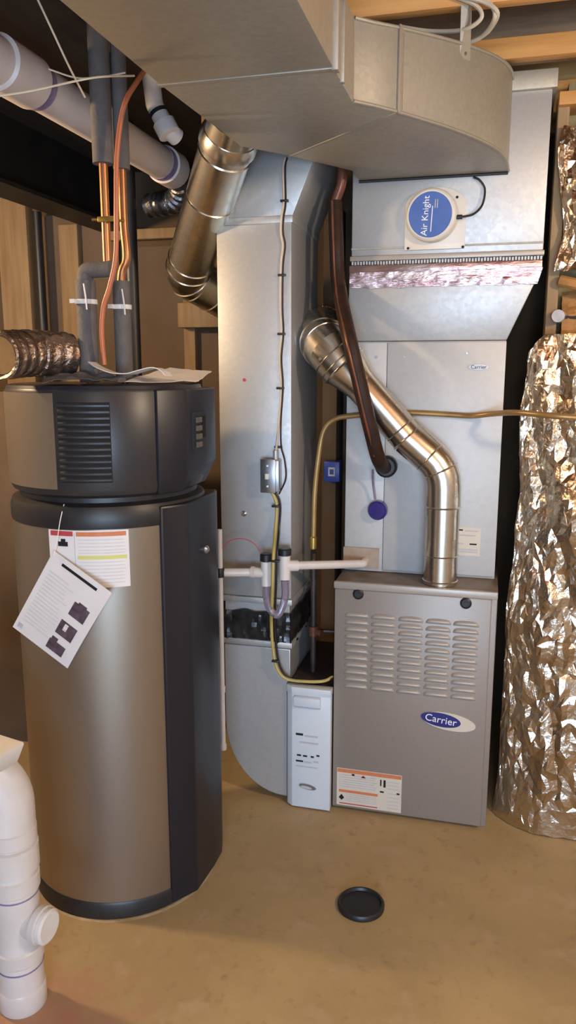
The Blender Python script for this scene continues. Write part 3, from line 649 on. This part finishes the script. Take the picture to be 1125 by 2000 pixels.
# curled white edge of the booklet in the bag
bk = [P(172, 712, 1.86), P(186, 722, 1.85), P(215, 733, 1.85), P(245, 735, 1.86), P(268, 729, 1.87), P(295, 723, 1.89), P(312, 728, 1.91), P(322, 738, 1.92)]
bk = spline(bk, 6)
def bkfn(u, v):
    p = bk[min(len(bk) - 1, int(u * (len(bk) - 1)))]; return p + V(0, .05 * v, .004 * v + .006 * (1 - v)), (0, 0, 1)
one(MB().sheet(bkfn, len(bk) - 1, 3, .002), 'booklet', 'paper', 'curled white booklet poking out of the dark bag on the heater', 'booklet')

# ================================================================== FOIL FLEX DUCT on the left
fpth = spline([P(138, 694, 1.93), P(105, 692, 1.89), P(55, 690, 1.82), P(2, 694, 1.72)], 16)
def corr(path, R, amp, per=3, n=28, name='duct', m_='flexfoil', par=None):
    pts = []; d = 0
    # resample
    L = [0]
    for i in range(1, len(path)): L.append(L[-1] + (path[i] - path[i - 1]).length)
    N = int(L[-1] / .006) + 2; rr = []
    for k in range(N):
        s = L[-1] * k / (N - 1); i = max(j for j in range(len(L)) if L[j] <= s + 1e-9); i = min(i, len(path) - 2)
        f = (s - L[i]) / max(1e-9, L[i + 1] - L[i]); pts.append(path[i].lerp(path[i + 1], f)); rr.append(R + (amp if (k // per) % 2 else -amp) + amp * .6 * noise.noise((k * .7, 1, 3)))
    return MB().tube(pts, rr, n)
fd_ = thing('flex_duct', 'crinkled foil flexible duct lying at the left of the heater top', 'flex duct', (-1.2, 1.8, 1.55))
corr(fpth, .060, .0018).build('sleeve', 'flexfoil', fd_, angle=40)
e0, e1 = fpth[-1], (fpth[-1] - fpth[-3]).normalized()
MB().lathe([(.060, -.012), (.062, .008), (.058, .012), (.050, .008), (.048, -.004)], e0, 32, e1).build('end_collar', 'flexfoil', fd_)
MB().lathe([(.047, .0), (.047, .004), (.020, .005)], e0, 32, e1).build('end_opening', 'kraft', fd_)

# ================================================================== WATER PIPES above the heater
def vert(px, y0, y1, Y): return P(px, y0, Y), P(px, y1, Y)
PYY = 1.93
def vp(px, py, Y=PYY): return P(px, py, Y)
tc_ = thing('cold_water_pipe', 'copper water pipe with grey foam sleeves stepping left into the heater', 'pipe', (-1.12, PYY, HT))
x205 = vp(205, 400).x; x170 = vp(170, 620).x; z520 = vp(190, 527).z
MB().tube([(x205, PYY, 2.468), (x205, PYY, vp(205, 320).z)], .027, 20).build('foam_sleeve', 'insul', tc_)
MB().tube(bend([(x205, PYY, vp(205, 320).z + .01), (x205, PYY, z520), (x170, PYY, z520), (x170, PYY, HT + .0)], .012), .0115, 14).build('copper_tube', 'copper', tc_)
MB().tube(bend([(x205 + .012, PYY, z520 + .002), (x170, PYY, z520), (x170, PYY, vp(170, 552).z)], .02), .021, 18).build('foam_sleeve', 'insul', tc_)
MB().tube([(x170, PYY, vp(170, 548).z), (x170, PYY, HT + .004)], .027, 20).build('foam_sleeve', 'insul', tc_)
def clamp(par, x, z, R, tail, PYY=PYY):
    MB().lathe([(R + .003, -.006), (R + .003, .006)], (x, PYY, z), 20).build('zip_tie', 'white', par)
    MB().box((x - R - .002, PYY - R - .010, z - .005), (x - R + .012, PYY - R + .004, z + .006)).build('zip_tie_head', 'white', par)
    MB().tube(spline([(x + tail, PYY - R - .001, z + .045), (x + tail + .006, PYY - R - .004, z + .01), (x + tail + .008, PYY - R - .004, z - .022)]), .0022, 6).build('zip_tie_tail', 'white', par)
clamp(tc_, x170, vp(170, 590).z, .027, .010)
th_ = thing('hot_water_pipe', 'straight copper water pipe with grey foam sleeve dropping into the heater', 'pipe', (-1.04, PYY, HT))
x226 = vp(218, 400).x; x240 = vp(239, 620, PYY + .05).x
x226 = x205 + .027
MB().tube([(x226, PYY + .050, 2.498), (x226, PYY + .050, vp(226, 322).z)], .022, 20).build('foam_sleeve', 'insul', th_)
MB().tube(spline([(x226, PYY + .050, vp(226, 315).z), (x226, PYY + .050, vp(226, 430).z), (x226 + .004, PYY + .050, vp(226, 500).z), (x240, PYY + .050, vp(240, 550).z), (x240, PYY + .050, HT)]), .0115, 14).build('copper_tube', 'copper', th_)
MB().tube([(x240, PYY + .050, vp(240, 545).z), (x240, PYY + .050, HT + .004)], .0235, 20).build('foam_sleeve', 'insul', th_)
clamp(th_, x240, vp(240, 600, PYY + .05).z, .0235, .014, PYY + .05)
cb = vp(215, 430)
ck = thing('pipe_clamp', 'brass clamp bar holding the copper pipes together', 'clamp', cb)
MB().tube([vp(180, 429, PYY - .016), vp(243, 431, PYY - .016)], .0035, 8).build('rod', 'brass', ck)
MB().box((x205 - .014, PYY - .020, cb.z - .007), (x226 + .016, PYY - .0125, cb.z + .007)).build('saddle', 'brass', ck, bevel=.002)
one(MB().tube(spline([P(305, 105, 2.02), P(270, 156, 1.93), P(248, 192, 1.89), P(236, 235, 1.885), P(228, 310, 1.88), P(227, 400, 1.88), P(226, 500, 1.88), P(214, 560, 1.88), P(202, 600, 1.885), P(199, 650, 1.89), P(204, 712, 1.90)]), .0064, 12),
    'orange_tube', 'pex', 'bent orange red plastic tube running down beside the copper pipes', 'tube')
bp_ = P(256, 500, 2.75)
one(MB().tube([(bp_.x, 2.75, 0.0), (bp_.x, 2.75, 2.469)], .025, 24), 'drain_pipe', 'dark', 'upright black pipe standing behind the water heater', 'pipe')
bp2 = P(81, 500, 3.35)
one(MB().tube([(bp2.x, 3.33, 0.0), (bp2.x, 3.33, 2.3)], .022, 20), 'gap_shade_strip', 'dark', 'slim black upright strip drawn as the dark shaded gap between two pale studs on the back wall', 'pipe')  # black tube stands in for the dark gap between the studs

# overhead white pipe
ov = thing('overhead_pipe', 'thick white plastic vent pipe with purple rings slung under the joists', 'pipe', (-1.135, 2.0, 2.23))
ox, oz = -1.135, 2.288
yhub = Z(62, 160, oz).y
MB().tube([(ox, 1.0, oz), (ox, 2.72, oz)], .054, 36).build('pipe_run', 'pvc_old', ov)
MB().lathe([(.055, -.14), (.063, -.135), (.063, 0), (.055, .003)], (ox, yhub, oz), 36, (0, 1, 0)).build('coupling', 'pvc_old', ov)
MB().lathe([(.0562, .004), (.0562, .034)], (ox, yhub, oz), 36, (0, 1, 0)).build('primer_ring', 'purple', ov)
yr = Z(322, 320, oz).y
MB().lathe([(.0562, -.034), (.0562, 0)], (ox, yr, oz), 36, (0, 1, 0)).build('primer_ring', 'purple', ov)
MB().lathe([(.055, 0), (.063, .003), (.063, .09), (.056, .095)], (ox, yr, oz), 36, (0, 1, 0)).build('coupling', 'pvc_old', ov)
one(corr(spline([(ox, 2.735, oz - .01), (ox - .0, 2.80, oz - .04), (ox - .06, 2.88, oz - .07), (ox - .18, 2.92, oz - .075)], 10), .042, .004), 'flex_hose', 'darkflex', 'dark ribbed foil hose leaving the end of the overhead pipe', 'hose')
e0 = P(302, 205, 2.36); e1 = P(325, 250, 2.36); e2_ = P(345, 268, 2.40)
fit = thing('pipe_elbow', 'small white plastic elbow fitting above the overhead pipe', 'fitting', e1)
MB().tube(bend([V(e0.x - .01, e0.y, 2.469), e0, e1, e2_], .02), .027, 20).build('elbow', 'pvc', fit)
MB().lathe([(.0275, -.020), (.035, -.018), (.035, .022), (.0275, .024)], e1, 20, (e1 - e0)).build('hub', 'pvc', fit)
MB().lathe([(.0285, -.006), (.0285, .006)], e0.lerp(e1, .35), 20, (e1 - e0)).build('primer_ring', 'dark', fit)
# thin wires near the ceiling
one(MB().tube(spline([P(60, -30, 1.45), P(100, 55, 1.5), P(135, 130, 1.55), P(166, 190, 1.62)]), .0022, 6), 'thin_wire', 'cable', 'thin pale wire slanting down from the joists at upper left', 'wire')
one(MB().tube(spline([P(-20, 190, 1.45), P(60, 178, 1.5), P(150, 158, 1.55), P(200, 150, 1.6), P(262, 148, 1.72)]), .0022, 6), 'sagging_wire', 'cable', 'thin pale wire sagging across in front of the grey sleeves', 'wire')
one(MB().tube(spline([P(95, 135, 1.62), P(150, 152, 1.65), P(200, 150, 1.7), P(245, 142, 1.72)]), .0018, 6), 'short_wire', 'cable', 'short thin wire passing above the sagging one', 'wire')
# cable loops by the hanger
def cable_loop(pts, label): one(MB().tube(spline(pts), .0055, 8), 'cable_loop', 'cable', label, 'cable', 'cream cables looped at the joists')
cable_loop([P(780, 52, 2.28), P(840, 61, 2.26), P(905, 58, 2.21), P(940, 35, 2.19), P(928, 10, 2.19), P(880, -10, 2.19)], 'cream cable in a tight loop behind the hanger strap')
cable_loop([P(915, 85, 2.28), P(945, 68, 2.25), P(966, 35, 2.19), P(958, 8, 2.19), P(930, -12, 2.19)], 'cream cable in the widest loop to the right of the hanger strap')
cable_loop([P(900, -8, 2.18), P(945, 4, 2.18), P(972, 26, 2.185), P(955, 60, 2.24), P(935, 75, 2.28)], 'cream cable crossing the joist above the hanger strap')

# ================================================================== FLUE
fl = thing('furnace_flue', 'bright metal flue pipe zigzagging from furnace top to ceiling', 'flue pipe', (-.137, 2.600, FZ))
r1 = .057
fb = V(-.137, 2.600, FZ + .002); fe = V(-.137, 2.600, 1.135); fg = V(-.262, 2.600, 1.365); fdp = V(-.455, 2.600, 1.572)
MB().tube([fb, fe], r1, 40).build('lower_pipe', 'flue', fl)
arc = bend([fe, V(-.139, 2.600, 1.262), fg], .4, 4)
MB().tube(arc, r1 * 1.03, 40).build('lower_elbow', 'flue', fl, angle=10)
MB().tube([fg, fdp], r1, 40).build('diagonal_pipe', 'flue', fl)
def ring(c, ax, r, w=.004, par=fl, name='bead'):
    MB().lathe([(r - .002, -w), (r + .0035, 0), (r - .002, w)], c, 40, ax, caps=False).build(name, 'flue', par)
ring(fb + V(0, 0, .10), (0, 0, 1), r1); ring(fe, (0, 0, 1), r1 * 1.03); ring(fb + V(0, 0, .012), (0, 0, 1), r1)
for k in (3, 5): ring(arc[k], (arc[k + 1] - arc[k - 1]), r1 * 1.04)
dd = (fdp - fg).normalized(); ring(fg, dd, r1 * 1.03); ring(fg + dd * .035, dd, r1)
# increaser and upper elbow
fu0 = fdp + dd * .01; fu1 = V(-.575, 2.64, 1.675); fu2 = V(-.615, 2.80, 1.735); fu3 = V(-.63, 2.985, 1.755)
r2 = .082
MB().lathe([(r1 + .001, -.05), (r1 + .004, -.03), (r2 - .004, .03), (r2, .035)], fdp, 40, dd).build('increaser', 'flue', fl, angle=50)
p0 = fdp + dd * .036
arc2 = bend([p0, p0 + dd * .095 + V(0, .0, 0), V(-.622, 2.80, 1.722), V(-.640, 2.99, 1.745)], .09, 3)
MB().tube(arc2, r2, 40).build('upper_elbow', 'flue', fl, angle=10)
for k in (1, 3, 4): ring(arc2[k], (arc2[k + 1] - arc2[k - 1]), r2)
ring(p0, dd, r2); ring(p0 + dd * .02, dd, r2)
MB().lathe([(.006, 0), (.005, .004)], p0 + dd * .05 + V(-.035, -r2 * .87, -.012), 10, (-.3, -1, -.1)).build('screw', 'steelbox', fl)
hid = bend([arc2[-1], V(-.655, 3.085, 1.752), V(-.78, 3.085, 1.775), V(-.93, 3.085, 1.80)], .06, 4)
MB().tube(hid, r2, 32).build('rear_pipe', 'flue', fl, angle=10)
r3 = .082
lt = P(443, 285, 2.36); lb = P(374, 507, 2.70)
le = P(378, 556, 3.0); ld = (lt - lb).normalized()
lel = bend([lb, lb - ld * .085, P(414, 566, 2.86), hid[-1]], .10, 3)
MB().tube([lb, lt + ld * .10], r3, 44).build('leaning_pipe', 'flue', fl)
MB().tube(lel, [r3] * (len(lel) - 1) + [r2 + .002], 44).build('left_elbow', 'flue', fl, angle=10)
for k in (1, 3, 4, 6): ring(lel[k], (lel[k + 1] - lel[k - 1]), r3)
ring(lb, ld, r3); ring(lb + ld * .30, ld, r3); ring(lt - ld * .02, ld, r3, .006)
MB().lathe([(r3 + .001, 0), (r3 + .008, .008), (r3 + .008, .03), (r3 + .002, .05)], lt + ld * 0.0, 44, ld).build('top_coupling', 'flue', fl)

# ================================================================== SUCTION LINE
sl_ = thing('refrigerant_line', 'brown black foam sleeved refrigerant line slanting into the coil cabinet', 'pipe', P(745, 915, 2.65))
sp_ = [P(655, 395, 2.68), P(657, 470, 2.66), P(662, 560, 2.64), P(682, 660, 2.51), P(703, 750, 2.51), P(722, 830, 2.53), P(737, 890, 2.57), P(747, 910, 2.63), P(757, 912, 2.690)]
MB().tube(spline(sp_), .0245, 22).build('foam_sleeve', 'suction', sl_)
MB().tube(spline([p + V(-.006, -.0245, .0) for p in sp_[:-2]]), .0042, 8).build('highlight_ridge', 'rust', sl_)  # thin reddish ridge added to paint the highlight along the sleeve
MB().lathe([(.036, 0), (.038, .004), (.038, .028), (.030, .034)], P(756, 910, 2.683), 24, (0, -1, 0)).build('end_grommet', 'dark', sl_)
MB().tube(spline([(-.513, 2.67, 2.495), (-.513, 2.67, 2.30), P(668, 352, 2.67), P(656, 392, 2.68), P(655, 410, 2.68)]), .017, 16).build('bare_tube', 'rust', sl_)
ll = thing('liquid_line', 'thin line with round violet cap on the coil cabinet front', 'valve', P(740, 1010, 2.67))
MB().tube(spline([P(728, 918, 2.62), P(729, 945, 2.655), P(733, 975, 2.665)]), .004, 8).build('tube', 'purple', ll)
cc = P(740, 995, 2.684)
MB().lathe([(.030, 0), (.034, .006), (.034, .026), (.028, .033), (.012, .034)], cc, 28, (-.1, -1, 0)).build('cap', 'purplecap', ll, angle=40)

# ================================================================== GAS LINE
gs = thing('gas_line', 'yellow brown gas tube bending over the coil cabinet to the floor side', 'pipe', (-.6, 2.6, .5))
gp = [P(1160, 818, 2.455), P(1080, 812, 2.455), P(1010, 806, 2.52), P(965, 808, 2.62), P(920, 812, 2.665), P(880, 810, 2.673), P(800, 806, 2.674), P(740, 808, 2.674), P(690, 812, 2.674), P(655, 818, 2.674), P(634, 838, 2.674), P(624, 880, 2.674), P(615, 960, 2.674), P(612, 1058, 2.674)]
MB().tube(spline(gp), .0095, 12).build('tube', 'gasline', gs)
MB().lathe([(.011, -.035), (.0145, -.03), (.0145, .01), (.011, .015)], P(612, 1055, 2.674), 12).build('brass_fitting', 'brass', gs)
gi = P(613, 1080, 2.674); gb_ = P(616, 1330, 2.674)
MB().tube([(gi.x, 2.674, gi.z), (gi.x, 2.674, .30)], .011, 12).build('iron_pipe', 'iron', gs)
gt = P(617, 1232, 2.674)
MB().lathe([(.012, -.02), (.018, -.018), (.018, .018), (.012, .02)], (gi.x, 2.674, gt.z), 14).build('tee_fitting', 'rust', gs)
MB().tube([(gi.x, 2.674, gt.z), (gi.x + .035, 2.66, gt.z - .004)], .013, 12).build('valve_outlet', 'rust', gs)
MB().tube([(gi.x, 2.674, gt.z), (FX0 - .002, 2.70, gt.z - .005)], .008, 10).build('branch_pipe', 'iron', gs)
# blue junction box on the stud behind
a, b = P(638, 898, 3.28), P(668, 938, 3.28)
bj = thing('junction_box', 'small blue plastic box on the stud behind the coil cabinet', 'box', ((a.x + b.x) / 2, 3.26, b.z))
MB().box((a.x, 3.22, b.z), (b.x, 3.285, a.z)).build('box_body', 'bluebox', bj, bevel=.004)
MB().box((a.x + .02, 3.2185, b.z + .025), (b.x - .02, 3.2199, a.z - .025)).build('cover_plate', 'faint_ink', bj)
MB().box((a.x + .026, 3.217, b.z + .033), (b.x - .026, 3.2184, a.z - .033)).build('cover_slot', 'bluebox', bj)

# ================================================================== CONDENSATE DRAIN
cd = thing('condensate_pipe', 'white plastic condensate drain pipe with two capped tees and trap', 'pipe', (-.6, 2.6, .80))
ky = 2.628
a = P(708, 1103, ky)
zc = a.z
t2 = V(P(556, 1105, 2.478).x, 2.478, P(556, 1105, 2.478).z)
MB().tube(bend([(a.x, CY - .001, zc), (a.x, 2.64, zc), (t2.x, t2.y, t2.z)], .015), .0150, 16).build('outlet_pipe', 'pvc', cd)
def tee(c, side, zlo, zhi):
    MB().tube([(c.x, c.y, zlo), (c.x, c.y, zhi)], .0195, 18).build('tee_fitting', 'white', cd)
    MB().tube([(c.x, c.y, c.z), (c.x + side * .042, c.y + .020, c.z - .002)], .0190, 18).build('tee_branch', 'white', cd)
    MB().lathe([(.023, 0), (.023, .020), (.019, .024)], (c.x, c.y, zhi), 18).build('cap', 'dark', cd)
tee(t2, 1, P(556, 1131, 2.478).z, P(556, 1084, 2.478).z)
t1 = V(P(520, 1110, 2.46).x, 2.46, zc - .02)
MB().tube([(t1.x, t1.y, P(520, 1143, 2.46).z), (t1.x, t1.y, P(520, 1096, 2.46).z)], .0190, 18).build('tee_fitting', 'white', cd)
zl = P(500, 1118, 2.46).z
MB().tube([(t1.x, t1.y, zl), (t1.x - .040, t1.y, zl)], .0180, 18).build('tee_branch', 'white', cd)
MB().lathe([(.0145, 0), (.0215, .002), (.0215, .024), (.018, .028)], (t1.x, t1.y, P(520, 1096, 2.46).z), 18).build('cap', 'dark', cd)
MB().tube([(t1.x - .038, t1.y, zl), (P(438, 1115, 2.43).x, 2.43, zl)], .0150, 16).build('drain_pipe', 'pvc', cd)
MB().lathe([(.0155, 0), (.021, .002), (.021, .014), (.0155, .016)], (t1.x - .056, t1.y, zl), 16, (1, 0, 0)).build('hub', 'pvc', cd)
MB().tube(spline([(t2.x, t2.y, P(556, 1130, 2.5).z), (t2.x, t2.y, P(556, 1165, 2.5).z), (t2.x - .02, t2.y - .012, P(550, 1195, 2.5).z), (t1.x + .01, t1.y + .004, P(530, 1190, 2.46).z), (t1.x, t1.y, P(520, 1165, 2.46).z), (t1.x, t1.y, P(520, 1143, 2.46).z)]), .0125, 14).build('trap_tube', 'clear', cd)
# upright discharge pipe next to the heater
dp = P(430.5, 1118, 2.42)
dpt = thing('discharge_pipe', 'slim white upright pipe beside the heater with black rubber tee', 'pipe', (dp.x, 2.42, P(430, 1462, 2.42).z))
MB().tube([(dp.x, 2.42, P(430, 1034, 2.42).z), (dp.x, 2.42, P(430, 1462, 2.42).z)], .0085, 14).build('pipe_run', 'pvc', dpt)
MB().lathe([(.0135, -.016), (.0145, -.012), (.0145, .012), (.0135, .016)], (dp.x, 2.42, dp.z), 14).build('rubber_tee', 'dark', dpt)
MB().lathe([(.0105, -.012), (.0105, .012)], (dp.x, 2.42, P(430, 1345, 2.42).z), 14).build('coupling', 'pvc', dpt)
MB().lathe([(.0115, 0), (.0115, .022)], (dp.x, 2.42, P(430, 1462, 2.42).z - .001), 14).build('end_cap', 'pvc', dpt)
one(MB().tube(spline([P(432, 1072, 2.42), P(450, 1056, 2.43), P(475, 1052, 2.44), P(498, 1063, 2.45), P(514, 1088, 2.452)]), .0018, 6), 'float_wire', 'pinkwire', 'thin red wire arching to the capped drain tee', 'wire')

# ================================================================== SWITCH BOX AND CABLES on the return duct
sb = thing('switch_box', 'small metal switch box screwed to the return duct front', 'switch', P(534, 955, RY0))
a, b = P(517, 957, RY0), P(553, 896, RY0)
MB().box((a.x, RY0 - .042, a.z), (b.x - .004, RY0 - .0005, b.z)).build('box_body', 'steelbox', sb, bevel=.004)
MB().box((a.x - .002, RY0 - .046, a.z - .002), (b.x - .016, RY0 - .0422, b.z + .002)).build('cover_plate', 'steelbox', sb, bevel=.002)
cm = V((a.x + b.x - .02) / 2, 0, (a.z + b.z) / 2)
MB().box((cm.x - .006, RY0 - .058, cm.z - .010), (cm.x + .006, RY0 - .0462, cm.z + .010)).build('toggle', 'white', sb, bevel=.002)
for dz in (.035, -.035): MB().lathe([(.004, 0), (.003, .003)], (cm.x, RY0 - .046, cm.z + dz), 10, (0, -1, 0)).build('screw', 'bright_white', sb)
MB().tube([(cm.x + .022, RY0 - .02, b.z), (cm.x + .022, RY0 - .02, b.z + .03)], .009, 12).build('conduit_connector', 'galv', sb)
c1 = thing('control_cable', 'pale cable tied down the front of the return duct into the switch box', 'cable', P(545, 893, RY0))
cpts = [P(557, 308, RY0 - .005), P(553, 330, RY0 - .006), P(554, 395, RY0 - .008), P(550, 425, RY0 - .014), P(549, 455, RY0 - .008), P(553, 480, RY0 - .006), P(549, 520, RY0 - .006), P(548, 600, RY0 - .006), P(550, 650, RY0 - .006), P(546, 700, RY0 - .006), P(549, 755, RY0 - .007), P(545, 820, RY0 - .007), P(541, 862, RY0 - .012), V(cm.x + .022, RY0 - .02, b.z + .02)]
MB().tube(spline(cpts), .0042, 8).build('cable_run', 'cable', c1)
MB().tube(spline([p + V(.007, -.001, 0) for p in cpts[:-2]] + [P(549, 870, RY0 - .012), P(556, 900, RY0 - .02), P(558, 935, RY0 - .02), P(545, 965, RY0 - .015)]), .0028, 8).build('dark_wire', 'suction', c1)
for px_, py_ in ((555, 392), (550, 537), (549, 652), (547, 758), (543, 873)):
    c = P(px_, py_, RY0 - .008); MB().box((c.x - .012, RY0 - .014, c.z - .004), (c.x + .014, RY0 - .001, c.z + .003)).build('cable_tie', 'dark', c1, bevel=.001)
c2 = thing('power_cable', 'yellow cable hanging from the switch box round to the furnace side', 'cable', P(560, 1330, 2.50))
zz_ = a.z
def yel(dx): return [V(cm.x + .004, RY0 - .02, zz_ + .004), P(540 + dx, 985, 2.515), P(538 + dx, 1035, 2.505), P(534 + dx, 1085, 2.44), P(532 + dx, 1150, 2.44), P(530 + dx, 1215, 2.49), P(533 + dx, 1265, 2.50), P(541 + dx, 1305, 2.50), P(560, 1326, 2.505), P(600, 1331, 2.512), P(632, 1330, 2.52), P(650, 1322, 2.545)]
MB().tube(spline(yel(0)), .0058, 8).build('cable_run', 'yellow_cable', c2)
MB().tube(spline([p + V(.009, .006, .002) for p in yel(1)]), .004, 8).build('dark_wire', 'dark', c2)
for py_, Y in ((988, 2.51), (1095, 2.435), (1290, 2.495)):
    c = P(537, py_, Y); MB().box((c.x - .010, Y - .010, c.z - .004), (c.x + .016, Y + .008, c.z + .003)).build('cable_tie', 'dark', c2, bevel=.001)

# ================================================================== FLOOR DRAIN COVER
dcn = Z(705, 1770, 0)
fdn = thing('floor_drain', 'round black rubber drain cover on the concrete floor', 'drain', (dcn.x, dcn.y, 0))
MB().lathe([(.070, 0), (.071, .010), (.067, .016), (.061, .016), (.058, .009)], (dcn.x, dcn.y, 0.0005), 44).build('rim', 'dark', fdn, angle=40)
MB().lathe([(.0575, 0.0005), (.0575, .006), (.02, .008)], (dcn.x, dcn.y, 0.0), 44).build('lid', 'ink', fdn)

# ================================================================== WHITE STACK AT LOWER LEFT
ps = thing('drain_stack', 'white plastic drain stack with capped cleanout at lower left', 'pipe', (-1.105, 1.50, 0))
sx_, sy2 = -1.085, 1.475; sR = .056
zt_ = P(70, 1625, 1.475).z
MB().tube([(sx_, sy2, 0.0), (sx_, sy2, .50)], sR, 36).build('pipe_run', 'pvc', ps)
def hub(z0, z1, R, m_='pvc'): MB().lathe([(sR + .0005, z0), (R, z0 + .004), (R, z1 - .004), (sR + .0005, z1)], (sx_, sy2, 0), 36).build('hub', m_, ps)
hub(0.0, .060, sR + .003); hub(.135, .175, sR + .004); hub(.330, .372, sR + .005); hub(.385, .455, sR + .007); hub(.458, .50, sR + .005)
for z in (.118, .318, .448): MB().lathe([(sR + .001, z), (sR + .0012, z + .004)], (sx_, sy2, 0), 36).build('primer_ring', 'purple', ps)
elb = bend([(sx_, sy2, .50), (sx_, sy2, .60), (sx_ - .16, sy2 - .06, .76)], .14, 8)
MB().tube(elb, sR + .004, 36).build('top_elbow', 'pvc', ps)
kc = V(sx_, sy2, .243); kd = V(.985, -.10, .0).normalized()
MB().tube([kc, kc + kd * .080], .040, 28).build('cleanout_branch', 'pvc', ps)
MB().lathe([(.041, 0), (.046, .003), (.046, .018), (.040, .022)], kc + kd * .062, 28, kd).build('cleanout_hub', 'pvc', ps)
MB().lathe([(.042, 0), (.042, .010), (.036, .014)], kc + kd * .0845, 28, kd).build('cleanout_cap', 'white', ps)
tub = thing('laundry_tub', 'white corner of a laundry tub above the drain stack', 'tub', (-1.2, 1.25, .7))
A1, A2 = P(52, 1448, 1.42), P(-60, 1425, 1.52)
MB().hexa([(A1.x - .022, A1.y - .005, A1.z - .055), (A1.x - .30, A1.y + .05, A1.z - .055), (A1.x - .42, A1.y - .45, A1.z - .055), (A1.x - .13, A1.y - .42, A1.z - .055)],
          [(A1.x, A1.y, A1.z), (A1.x - .29, A1.y + .07, A1.z), (A1.x - .41, A1.y - .44, A1.z), (A1.x - .11, A1.y - .42, A1.z)]).build('rim', 'white', tub, bevel=.008)
MB().hexa([(A1.x - .15, A1.y - .06, A1.z - .30), (A1.x - .28, A1.y + .0, A1.z - .30), (A1.x - .38, A1.y - .40, A1.z - .30), (A1.x - .20, A1.y - .38, A1.z - .30)],
          [(A1.x - .11, A1.y - .05, A1.z - .056), (A1.x - .28, A1.y + .02, A1.z - .056), (A1.x - .38, A1.y - .42, A1.z - .056), (A1.x - .16, A1.y - .40, A1.z - .056)]).build('basin', 'white', tub, bevel=.01)

# ================================================================== FOIL BLANKETS on the partition
def blanket(name, label, prof, z0, z1, nu, nv, seed, top_shape=None, bot=0.012):
    """prof(t)-> list of (x,y) along the width at height fraction t; random crumple, closed sheet"""
    rnd = random.Random(seed); grid = []
    for j in range(nv + 1):
        row = []
        for i in range(nu + 1):
            u = (i / nu) ** 1.7; v = j / nv
            if 0 < i < nu: u += rnd.uniform(-.36, .36) * 1.7 * (i / nu) ** .7 / nu
            if 0 < j < nv: v += rnd.uniform(-.38, .38) / nv
            x, y = prof(u, v); zt1 = z1 + (top_shape(u) if top_shape else 0); z = z0 + (zt1 - z0) * v
            edge = min(1, v * 8 + .25) 
            d = .060 * (abs(noise.noise((x * 4.2, z * 2.2, seed))) - .22) + .036 * (abs(noise.noise((x * 9 + z * 2, z * 3.2, seed + 3))) - .2) + .016 * noise.noise((x * 22 + z * 3, z * 7, seed + 5)) + rnd.uniform(-.0045, .0045)
            row.append((V(x - d * .35 * (1 - u), y - d * edge, z + .006 * noise.noise((x * 30, z * 30, 9)))))
        grid.append(row)
    def fn(u, v): return grid[round(v * nv)][round(u * nu)], (0.15, 1, 0)
    mb = MB().sheet(fn, nu, nv, .006)
    fs = []
    for f in mb.f:
        if len(f) == 4:
            k = rnd.random() < .5
            fs += [[f[0], f[1], f[2]], [f[0], f[2], f[3]]] if k else [[f[0], f[1], f[3]], [f[1], f[2], f[3]]]
        else: fs.append(f)
    mb.f = fs
    return one(mb, name, 'foil', label, 'insulation', angle=11)
def prof_low(u, v):
    # bottom: 0.07 -> bulge -> 0.62 ; top narrower on the left
    xl = .082 + .030 * min(1, v * 1.3) + (.015 * max(0, (v - .9) / .1))
    x = xl + (.78 - xl) * u
    yb = 2.665 - .125 * min(1, (u / .20)) ** .6 + .02 * u
    yt = 2.700 - .10 * min(1, (u / .22)) ** .7
    return x, yb + (yt - yb) * v
blanket('foil_insulation', 'large crumpled foil insulation sheet hanging to the floor beside the furnace', prof_low, 0.004, 1.70, 40, 66, 11, lambda u: .0 if u > .06 else -.06 * (1 - u / .06))
def prof_up(u, v):
    xl = .185 + .012 * math.sin(v * 6); return xl + (.78 - xl) * u, 2.705 - .04 * min(1, u / .15)
blanket('foil_insulation', 'smaller crumpled foil insulation sheet high on the right under the joists', prof_up, 1.90, 2.335, 32, 20, 23)
# torn gap between the sheets
kp = thing('torn_kraft_facing', 'torn orange kraft paper facing between the two foil sheets', 'insulation', (.3, 2.74, 1.72))
def kfn(u, v):
    x = .215 + .5 * u; z = 1.69 + .20 * v - (.05 * (1 - u) * v); return V(x, 2.752 - .035 * abs(noise.noise((u * 7, v * 4, 3))) - .03 * math.sin(v * 5), z), (0, 1, 0)
MB().sheet(kfn, 26, 12, .004).build('facing', 'kraft', kp, angle=15)
MB().tube(spline([(.20, 2.72, 1.872), (.28, 2.705, 1.850), (.36, 2.70, 1.82), (.5, 2.70, 1.80)]), [.018] * 24 + [.02], 10).build('torn_roll', 'kraft', kp)
pc = P(1090, 617, 2.70)
sbp = thing('pipe_stub', 'small grey blue pipe end poking out between the foil sheets', 'pipe', pc)
MB().tube([pc, pc + V(.02, .10, 0)], .020, 20).build('pipe_end', 'faint_ink', sbp)
MB().tube([pc + V(.0, .02, -.004), pc + V(.25, .03, -.008)], .006, 8).build('side_wire', 'iron', sbp)
